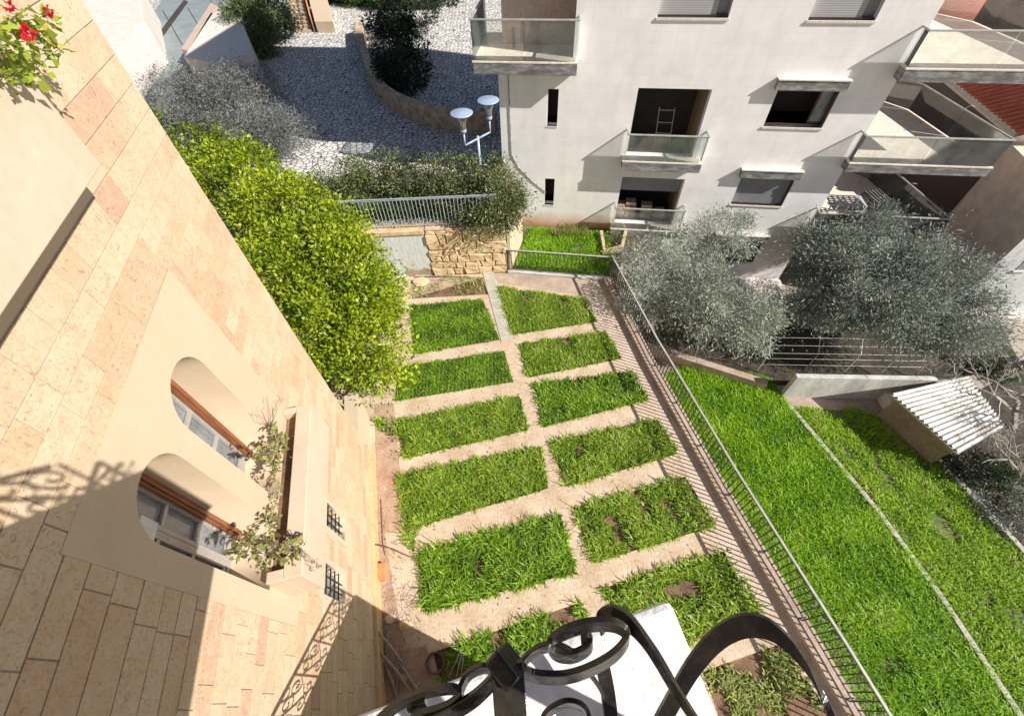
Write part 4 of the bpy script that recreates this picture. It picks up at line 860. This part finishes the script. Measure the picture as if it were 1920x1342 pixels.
# garden wall and wire fence by the lower lawn
X1, X2 = atz(1463, 741, LZ), atz(1700, 746, LZ)
dw = unit((X2-X1)[:2]); ew = X2[:2]+dw*.2
wallstrip('garden_wall', [tuple(X1[:2]), tuple(X1[:2]+dw*2), tuple(ew)], .2, LZ-.05, LZ+1.42, 'whitewall', 'whitewashed wall with painted sun streaks at the far end of the lower lawn', off=-.0)
wallstrip('back_wall', [tuple(FL[1]+[1.0, 2.7]), tuple(X1[:2]+np.array([-.6, .35]))], .3, LZ-.05, LZ+.5, 'greypave', 'dark low stone edging under the left olive tree')
wf2 = empty('wire_fence', (float(X1[0]), float(X1[1]+.25), LZ+1.4), 0, 'thin wire fence with leaning pale posts on top of the whitewashed wall', 'fence')
o0 = np.array([X1[0], X1[1]+.25, LZ+1.4]); nrm = np.array([-dw[1], dw[0]])
tops = []
for i, s in enumerate((-1.4, .4, 1.95, 3.35, 4.7)):
    b = np.array([*(dw*s), 0.]); t1 = b+np.array([0, 0, 1.1]); t2 = t1+np.array([*(nrm*.42), .42]) ; mb = MB()
    mb.bar(b, t1, .026, .026); mb.bar(t1, t2, .022, .022); mb.build('post', 'galv' if i != 1 else 'barkdark', wf2); tops.append((b, t1, t2))
for nm, f in (('wire', lambda q: q[0]+(q[1]-q[0])*.35), ('wire', lambda q: q[0]+(q[1]-q[0])*.7), ('wire', lambda q: q[1]), ('wire', lambda q: (q[1]+q[2])/2), ('wire', lambda q: q[2])):
    mb = MB(); mb.tube([f(q) for q in tops], .004, 4); mb.build(nm, 'galv', wf2)
# shed
Z = -1.25; s1, s2, s3, s4 = atz(1672, 737, Z), atz(1815, 704, Z), atz(1885, 800, Z-.1), atz(1800, 850, Z-.1)
sh = empty('garden_shed', (float(s1[0]), float(s1[1]), LZ), 0, 'small brown walled shed under a whitened corrugated roof at the lawn corner', 'shed')
o0 = np.array([s1[0], s1[1], LZ]); a_, b_, c_2, d_ = s1-o0, s2-o0, s3-o0, s4-o0; mb = MB(); n = 100
top = []; 
for i in range(n+1):
    t = i/n; p = a_+(d_-a_)*t; q = b_+(c_2-b_)*t; zz = .035*math.sin(t*2*math.pi*15); top.append((p+[0, 0, zz], q+[0, 0, zz]))
vs = [v for pq in top for v in pq]+[v-np.array([0, 0, .01]) for pq in top for v in pq]; m_ = 2*(n+1)
fs = [(2*i, 2*i+1, 2*i+3, 2*i+2) for i in range(n)]+[(m_+2*i, m_+2*i+2, m_+2*i+3, m_+2*i+1) for i in range(n)]+[(2*i, 2*i+2, m_+2*i+2, m_+2*i) for i in range(n)]+[(2*i+1, m_+2*i+1, m_+2*i+3, 2*i+3) for i in range(n)]
mb.add(vs, fs); mb.build('roof', 'corr', sh)
cc_ = (a_+b_+c_2+d_)/4; wp = [tuple((cc_+(p-cc_)*.86)[:2]) for p in (a_, b_, c_2, d_)]
mb = MB(); mb.prism(wp, -.05, 1.42); mb.build('walls', 'shedwall', sh)
mb = MB(); mb.bar(a_-[0, 0, .07], d_-[0, 0, .07], .1, .08); mb.build('eave_board', 'dryplank', sh)
stp = atz(1672, 752, LZ); o = T_('concrete_block', 'slabtop', 'pinkish concrete step at the corner of the shed', 'step', lambda m: (m.box(-.55, .5, -.55, .45, 0, .55), m.box(-.2, .6, -1.2, -.55, 0, .3)), .01); o.location = stp; o.rotation_euler.z = -.1

# ================= STREET SIDE: curved wall, stairs, terraces
cw = [(684, 66), (686, 84), (694, 118), (706, 152), (722, 182), (748, 205), (785, 222), (830, 236), (880, 243), (932, 245)]
CWp = [tuple(atz(a, b, SZ)[:2]) for a, b in cw]
def sm2(line, n=5): return [tuple(p[:2]) for p in smooth([(a, b, 0) for a, b in line], n)]
cwl = sm2(CWp)
ctr = np.array([2., 34.])
wallstrip('curved_wall', cwl, .45, SZ-.05, SZ+.95, 'brownstone', 'low curved brown stone wall sweeping around the dark planting', off=.2)
# stones of the curved wall are bumps in its material; planting behind
for i, (px, s, lb) in enumerate((((752, 110), 2.0, 'dark shaded bush at the bend of the curved wall'), ((775, 62), 2.2, 'tall dark bush behind the bend of the curved wall'), ((765, 165), 1.5, 'lowest dark bush just inside the curved wall'))):
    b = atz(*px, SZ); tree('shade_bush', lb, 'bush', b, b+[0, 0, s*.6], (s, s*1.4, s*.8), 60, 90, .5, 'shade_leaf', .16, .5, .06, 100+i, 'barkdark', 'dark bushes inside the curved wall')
hr = [(815, 10, 1.5, 'large dark rounded hedge by the street beside the balcony'), (605, 5, 1.2, 'leafy green hedge beside the stairs'), (680, 6, 1.4, 'broad light green hedge bush in the middle of the street edge'), (735, 14, 1.1, 'green hedge bush nearest the dark shade'), (640, -2, 1.3, 'small green hedge bush behind the white cobbles')]
for i, (a, b_, s, lb) in enumerate(hr):
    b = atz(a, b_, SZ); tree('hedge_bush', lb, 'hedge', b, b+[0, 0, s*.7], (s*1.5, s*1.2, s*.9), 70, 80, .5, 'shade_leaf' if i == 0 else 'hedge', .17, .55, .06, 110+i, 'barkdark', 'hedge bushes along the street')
for i, (a, b_, lb) in enumerate(((490, 105, 'clipped olive green topiary nearest the grey olive tree'), (520, 75, 'dark clipped topiary in the shade beside the stairs'))):
    b = atz(a, b_, SZ); tree('topiary_bush', lb, 'bush', b, b+[0, 0, 1.6], (1.7, 1.7, 1.7), 110, 110, .5, 'topiary' if i == 0 else 'shade_leaf', .14, .5, .08, 120+i, 'barkdark')
# stairs
st = empty('outdoor_stairs', tuple(atz(585, 62, SZ)), 0, 'sandy stone stair flight with ornate rusty railing at the top of the picture', 'stairs')
o0 = atz(585, 62, SZ); e0 = atz(553, 62, SZ); dn = unit(atz(568, -60, SZ)-o0); wdv = e0-o0
mb = MB()
for k in range(14):
    p = o0+dn*.42*k; q = p+wdv; mb.add([*(p-o0, q-o0, q-o0+dn*.42, p-o0+dn*.42), *(p-o0+[0, 0, .17*(k+1)], q-o0+[0, 0, .17*(k+1)], q-o0+dn*.42+[0, 0, .17*(k+1)], p-o0+dn*.42+[0, 0, .17*(k+1)])], [(0, 1, 2, 3), (4, 7, 6, 5), (0, 4, 5, 1), (1, 5, 6, 2), (2, 6, 7, 3), (3, 7, 4, 0)])
mb.build('steps', 'cream', st)
rr = unit(-wdv); mb = MB(); a0 = rr*.25
for k in range(2):
    mb.bar(a0+[0, 0, .5+.5*k], a0+dn*5.9+[0, 0, 2.9+.5*k], .06, .06)
for k in range(24): q = a0+dn*.24*k; mb.bar(q+[0, 0, .1+.098*k], q+rr*.0+[0, 0, 1.0+.098*k], .035, .035)
mb.build('railing', 'terra', st)
mb = MB(); p = rr*.5; q = rr*1.9; mb.add([p, q, q+dn*6, p+dn*6, p+[0, 0, .7], q+[0, 0, .7], q+dn*6+[0, 0, 3.2], p+dn*6+[0, 0, 3.2]], [(0, 1, 2, 3), (4, 7, 6, 5), (0, 4, 5, 1), (1, 5, 6, 2), (2, 6, 7, 3), (3, 7, 4, 0)]); mb.build('stringer_wall', 'cream', st)
bw = [atz(a, b, SZ+2.2) for a, b in ((395, 25), (450, 20), (468, 100), (408, 118), (345, 108))]
mb = MB(); mb.prism([tuple(p[:2]) for p in bw], SZ-.05, SZ+2.2); tag(mb.build('terrace_wall', 'slabtop'), 'creamy sunlit wall block behind the grey olive tree', 'wall')
# grey terrace and parapet
tz = SZ+1.4
tp = W2([(205, 150), (330, -40), (445, -30), (405, 60), (352, 118), (330, 215), (255, 215)], tz)
g = MB(); g.prism(tp, SZ-.05, tz); struct(g.build('terrace', 'tiles_grey'))
g = MB(); g.prism(W2([(243, 133), (345, 0), (353, 4), (250, 146)], tz+.004), tz, tz+.006); struct(g.build('drain_channel', 'shade')) if 0 else struct(g.build('drain_channel', 'dark'))
for a, b, c, d in ((262, 65, 302, 120), (305, 20, 342, 85), (352, 15, 378, 58)):
    g = MB(); P1, P2 = atz(a, b, tz), atz(c, d, tz); g.bar(P1+[0, 0, .006], P2+[0, 0, .006], .05, .012); struct(g.build('paving_joint', 'dark'))
pw = [atz(a, b, tz+.8) for a, b in ((340, 92), (352, 96), (408, 12), (395, 6))]
mb = MB(); mb.prism([tuple(p[:2]) for p in pw], tz-.1, tz+.8); tag(mb.build('parapet', 'plaster'), 'rosy white parapet wall along the grey terrace', 'wall')
nbw = [atz(a, b, SZ+3.5) for a, b in ((120, -60), (262, -30), (270, 38), (212, 100), (160, 60))]
mb = MB(); mb.prism([tuple(p[:2]) for p in nbw], SZ-.05, SZ+3.5); tag(mb.build('annexe', 'slabtop'), 'pale pinkish neighbour annexe beside the grey terrace at the top left', 'building')

# ================= LAMP POST
hz = 6.15; hL, hR = atz(865, 212, hz), atz(915, 188, hz); jc = (hL+hR)/2; jc[2] = hz-1.15
lp = empty('street_lamp', (float(jc[0]), float(jc[1]), SZ), 0, 'double headed pale blue street lamp with disc tops beside the bushes', 'street lamp')
o0 = np.array([jc[0], jc[1], SZ]); mb = MB(); mb.tube([(0, 0, 0), jc-o0+[0, 0, .1]], [.07, .05], 12); mb.lathe([(.12, 0), (.12, .25), (.08, .3)], n=16); mb.build('pole', 'lampw', lp, smooth=True)
mb = MB()
for hd_ in (hL, hR): e = hd_-o0; e[2] = jc[2]-SZ; mb.tube([jc-o0, e], .035, 10); mb.tube([e, e+[0, 0, .42]], .035, 10)
mb.build('arm', 'lampw', lp, smooth=True)
for hd_ in (hL, hR):
    c = hd_-o0; mb = MB(); mb.lathe([(.0, .06), (.07, .055), (.38, .012), (.41, .0), (.4, -.02), (.1, -.035)][::-1], c, 32); s = mb.build('lamp_shade', 'lampw', lp, smooth=True)
    mb = MB(); mb.lathe([(.0, -.7), (.1, -.68), (.12, -.58), (.07, -.52)], c, 20); mb.build('socket', 'lampw', s, smooth=True)
    mb = MB(); mb.lathe([(.1, -.58), (.13, -.35), (.19, -.15), (.28, -.03)], c, 24); gg = mb.build('lamp_glass', 'lampglass', s, smooth=True)
    bm = bmesh.new(); bm.from_mesh(gg.data); bmesh.ops.delete(bm, geom=[f for f in bm.faces if len(f.verts) > 4], context='FACES'); bm.to_mesh(gg.data); bm.free()
    mb = MB(); mb.lathe([(.0, -.5), (.05, -.48), (.06, -.3), (.0, -.25)], c, 12); mb.build('bulb', 'panel', s, smooth=True)

# ================= VEGETATION
# lime shrub: elongated crown climbing along the wall beyond the house corner
crowns = []
for px, z, rad, n_ in (((690, 655), 2.0, (1.25, 1.2, 1.0), 55), ((640, 560), 2.6, (1.6, 1.5, 1.2), 75), ((690, 560), 1.9, (1.1, 1.1, .9), 45), ((590, 470), 3.0, (1.8, 1.6, 1.2), 85), ((655, 500), 2.5, (1.2, 1.1, 1.0), 45), ((520, 390), 3.3, (1.8, 1.6, 1.1), 75), ((440, 330), 3.4, (1.9, 1.8, 1.0), 70), ((375, 280), 3.3, (1.8, 1.9, .9), 60), ((330, 250), 3.2, (1.6, 1.8, .8), 45), ((590, 620), 2.6, (1.1, 1.3, 1.2), 40), ((520, 510), 3.0, (1.3, 1.4, 1.2), 40), ((640, 420), 2.9, (.9, .9, .8), 22)):
    crowns.append((atz(*px, z), rad, n_))
bs = atz(668, 640, 0)
tree('lime_shrub', 'huge lime green leafy shrub climbing past the corner of the stone house', 'shrub', bs, None, None, 0, 125, .5, 'lime', .125, .55, .12, 200, crowns=crowns, hollow=.68, up=1.1, trunkname='trunk')
def olive(label, base, crowns, m, seed, per, cr, size=.085, asp=.2, r0=.13, name='olive_tree', cat='olive tree', hollow=.35, bark='bark'):
    return tree(name, label, cat, base, None, None, 0, per, cr, m, size, asp, r0, seed, bark, crowns=crowns, hollow=hollow, up=.4)
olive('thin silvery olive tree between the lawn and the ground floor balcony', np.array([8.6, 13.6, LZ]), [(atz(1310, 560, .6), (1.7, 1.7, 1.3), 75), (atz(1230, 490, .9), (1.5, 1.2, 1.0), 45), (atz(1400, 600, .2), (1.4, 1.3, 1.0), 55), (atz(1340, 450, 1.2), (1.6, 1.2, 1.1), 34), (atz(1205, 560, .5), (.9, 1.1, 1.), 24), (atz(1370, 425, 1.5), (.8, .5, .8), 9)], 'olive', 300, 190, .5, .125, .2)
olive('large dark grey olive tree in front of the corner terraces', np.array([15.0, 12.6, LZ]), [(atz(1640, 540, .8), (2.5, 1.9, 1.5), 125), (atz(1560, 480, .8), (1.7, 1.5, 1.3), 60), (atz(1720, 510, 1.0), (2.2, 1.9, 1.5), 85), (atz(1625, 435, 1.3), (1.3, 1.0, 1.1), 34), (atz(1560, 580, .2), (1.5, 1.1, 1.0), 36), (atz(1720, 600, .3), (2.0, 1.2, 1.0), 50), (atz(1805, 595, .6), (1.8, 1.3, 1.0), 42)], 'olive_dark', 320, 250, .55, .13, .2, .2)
olive('silvery grey feathery tree behind the lime shrub by the terrace', atz(400, 300, SZ), [(atz(400, 190, 4.2), (2.2, 2.0, 1.5), 90), (atz(330, 190, 4.0), (1.7, 2.0, 1.3), 55), (atz(470, 180, 4.0), (1.8, 1.8, 1.4), 60), (atz(480, 250, 3.6), (1.8, 1.5, 1.2), 50), (atz(545, 245, 3.2), (1.2, 1.0, .9), 26), (atz(360, 240, 3.8), (1.5, 1.6, 1.2), 40)], 'oliver', 340, 200, .62, .12, .17, .14, 'grey_shrub', 'tree')
for i, (px, z, rad, n_, lb) in enumerate((((640, 350), 3.0, (1.3, .8, .8), 26, 'sparse reddish tipped bush at the left of the street hedge'), ((700, 330), 3.2, (1.4, .9, .9), 32, 'bush between the street and the left half of the white railing'), ((780, 340), 3.2, (1.3, .9, .95), 36, 'bush over the middle of the white railing'), ((850, 350), 3.2, (1.2, .9, 1.0), 46, 'dense green bush just left of the lamp pole'), ((915, 350), 3.2, (1.05, .9, 1.1), 55, 'reddish green bush directly below the street lamp'), ((945, 385), 2.9, (.65, .6, .9), 30, 'bush at the foot of the apartment corner beside the lamp'))):
    c = atz(*px, z); rad = tuple(q*1.15 for q in rad); b = np.array([c[0], max(c[1], 15.7), SZ])
    tree('street_bush', lb, 'bush', b, None, None, 0, 120, .42, 'photinia', .10, .42, .06, 400+i, 'barkdark', 'bushes behind the white railing', hollow=.3, crowns=[(c, rad, int(n_*1.3)), (np.array([c[0], max(c[1]-.3, 15.85), 2.95]), (rad[0], .5, .55), int(n_*.9))]+([(atz(918, 405, 2.75), (1.0, .6, .8), 44)] if i == 4 else []))
tree('low_hedge', 'low dark green hedge strip growing directly behind the white railing', 'hedge', np.array([-3.4, 16.0, SZ]), None, None, 0, 110, .34, 'hedge', .09, .5, .05, 480, 'barkdark', crowns=[(np.array([-6.0+1.05*i, 16.05, SZ+.38]), (.65, .45, .4), 16) for i in range(6)], hollow=.2)
# bare trees
def bare(name, label, base, h, spread, seed, m='barkpale', r0=.09, lean=(0, 0), depth=5, cat='tree'):
    r = np.random.default_rng(seed); t = empty(name, tuple(base), 0, label, cat); tr = MB(); br = MB()
    def grow(p, d, L, rad, lv, mb):
        q = p; pts = [p]; 
        for k in range(3):
            d = unit(d+r.normal(size=3)*.16); q = q+d*L/3; pts.append(q)
        mb.tube(pts, [rad, rad*.85, rad*.72, rad*.6], 5 if lv > 2 else 4)
        if lv == 0: return
        for k in range(3 if lv > 1 else 3):
            a = unit(d+r.normal(size=3)*.62*spread+np.array([0, 0, .08])); grow(pts[2 if k else 3], a, L*(.62+.2*r.random()), rad*.56, lv-1, br)
    grow(np.zeros(3), unit(np.array([lean[0], lean[1], 1.])), h*.33, r0, depth, tr)
    tr.build('trunk', m, t); br.build('branches', m, t); return t
bare('bare_tree', 'leafless pale branched tree overhanging the shed roof at the right edge', atz(1900, 800, LZ), 5.2, 1.1, 501, lean=(-.45, .1), depth=6, r0=.12)
bare('bare_tree', 'leafless tangled tree low in the dark undergrowth right of the shed', atz(1890, 900, LZ), 3.8, 1.2, 502, lean=(-.2, .0), depth=6, r0=.1)
bare('bare_tree', 'grey leafless tree stump and boughs between the white house and the shed', atz(1870, 690, LZ), 3.4, 1.2, 503, lean=(-.3, .1), depth=5, r0=.16)
bare('young_bare_tree', 'slender bare sapling with long pale branches in front of the left olive', np.array([8.2, 11.9, LZ]), 5.6, .8, 504, lean=(-.05, -.1), depth=4, r0=.045)
bare('young_bare_tree', 'small bare sapling with reddish leaf rosettes near the wire fence', np.array([9.9, 11.4, LZ]), 3.0, .9, 505, lean=(-.1, .0), depth=3, r0=.022)
for i, (a, b_, z, s, m, lb) in enumerate(((1880, 960, LZ, .9, 'olive_dark', 'grey green leafy ground shrub below the bare branches'), (1900, 900, LZ, .8, 'hedge', 'dark green shrub at the right edge under the bare tree'), (1790, 880, LZ, .6, 'shade_leaf', 'dark weeds between the shed wall and the kerb'), (1850, 690, LZ, .8, 'hedge', 'small green shrub behind the shed roof'))):
    b = atz(a, b_, z); tree('ground_shrub', lb, 'shrub', b, b+[0, 0, .35], (s*1.2, s, .4), 34, 70, .35, m, .08, .5, .03, 520+i, 'barkdark')
b = np.array([7.75, -.3, LZ]); P = b+[.35, 0, 1.]+rng.normal(size=(2600, 3))*[.38, 1.1, .8]
plant('dry_bush', 'grey dead twiggy bush under the near end of the long railing', 'bush', b, P, rng.random(len(P)), 'twigs', .13, .07, [[b, b+[.1, .1*k-.5, 1.], b+[.35+.1*k-.4, .35*k-1.6, 2.2]] for k in range(10)], sr=.015)
mb = MB(); pts = [(1128, 440), (1126, 470), (1140, 478)]
pl = [atz(a, b, 0) for a, b in ((1126, 442), (1132, 478), (1165, 470), (1172, 440))]
wallstrip('stone_planter', [tuple(p[:2]) for p in pl], .14, -.8, .3, 'cream', 'small rendered U shaped planter edge at the corner of the grass patch', 'planter')
b = np.array([*np.mean([p[:2] for p in pl], 0), -.1]); tree('planter_shrub', 'straggly green plant inside the small rendered planter', 'plant', b, b+[0, 0, .3], (.5, .4, .3), 16, 60, .25, 'photinia', .07, .4, .02, 540, 'barkdark')
# far trees at the top right corner
r = np.random.default_rng(9)
for i in range(9):
    b = atz(1730+30*i, -60+r.random()*50, LZ); s = 2.2+r.random()
    tree('far_tree', ('leftmost', 'second', 'third', 'fourth', 'fifth', 'sixth', 'seventh', 'eighth', 'rightmost')[i]+' dark tree from the left in the row beyond the top terrace', 'tree', b, b+[0, 0, 2.2], (s, s, s*.8), 60, 60, .8, 'hedge' if i % 2 else 'shade_leaf', .3, .5, .15, 600+i, 'bark', 'dark trees beyond the terraces')
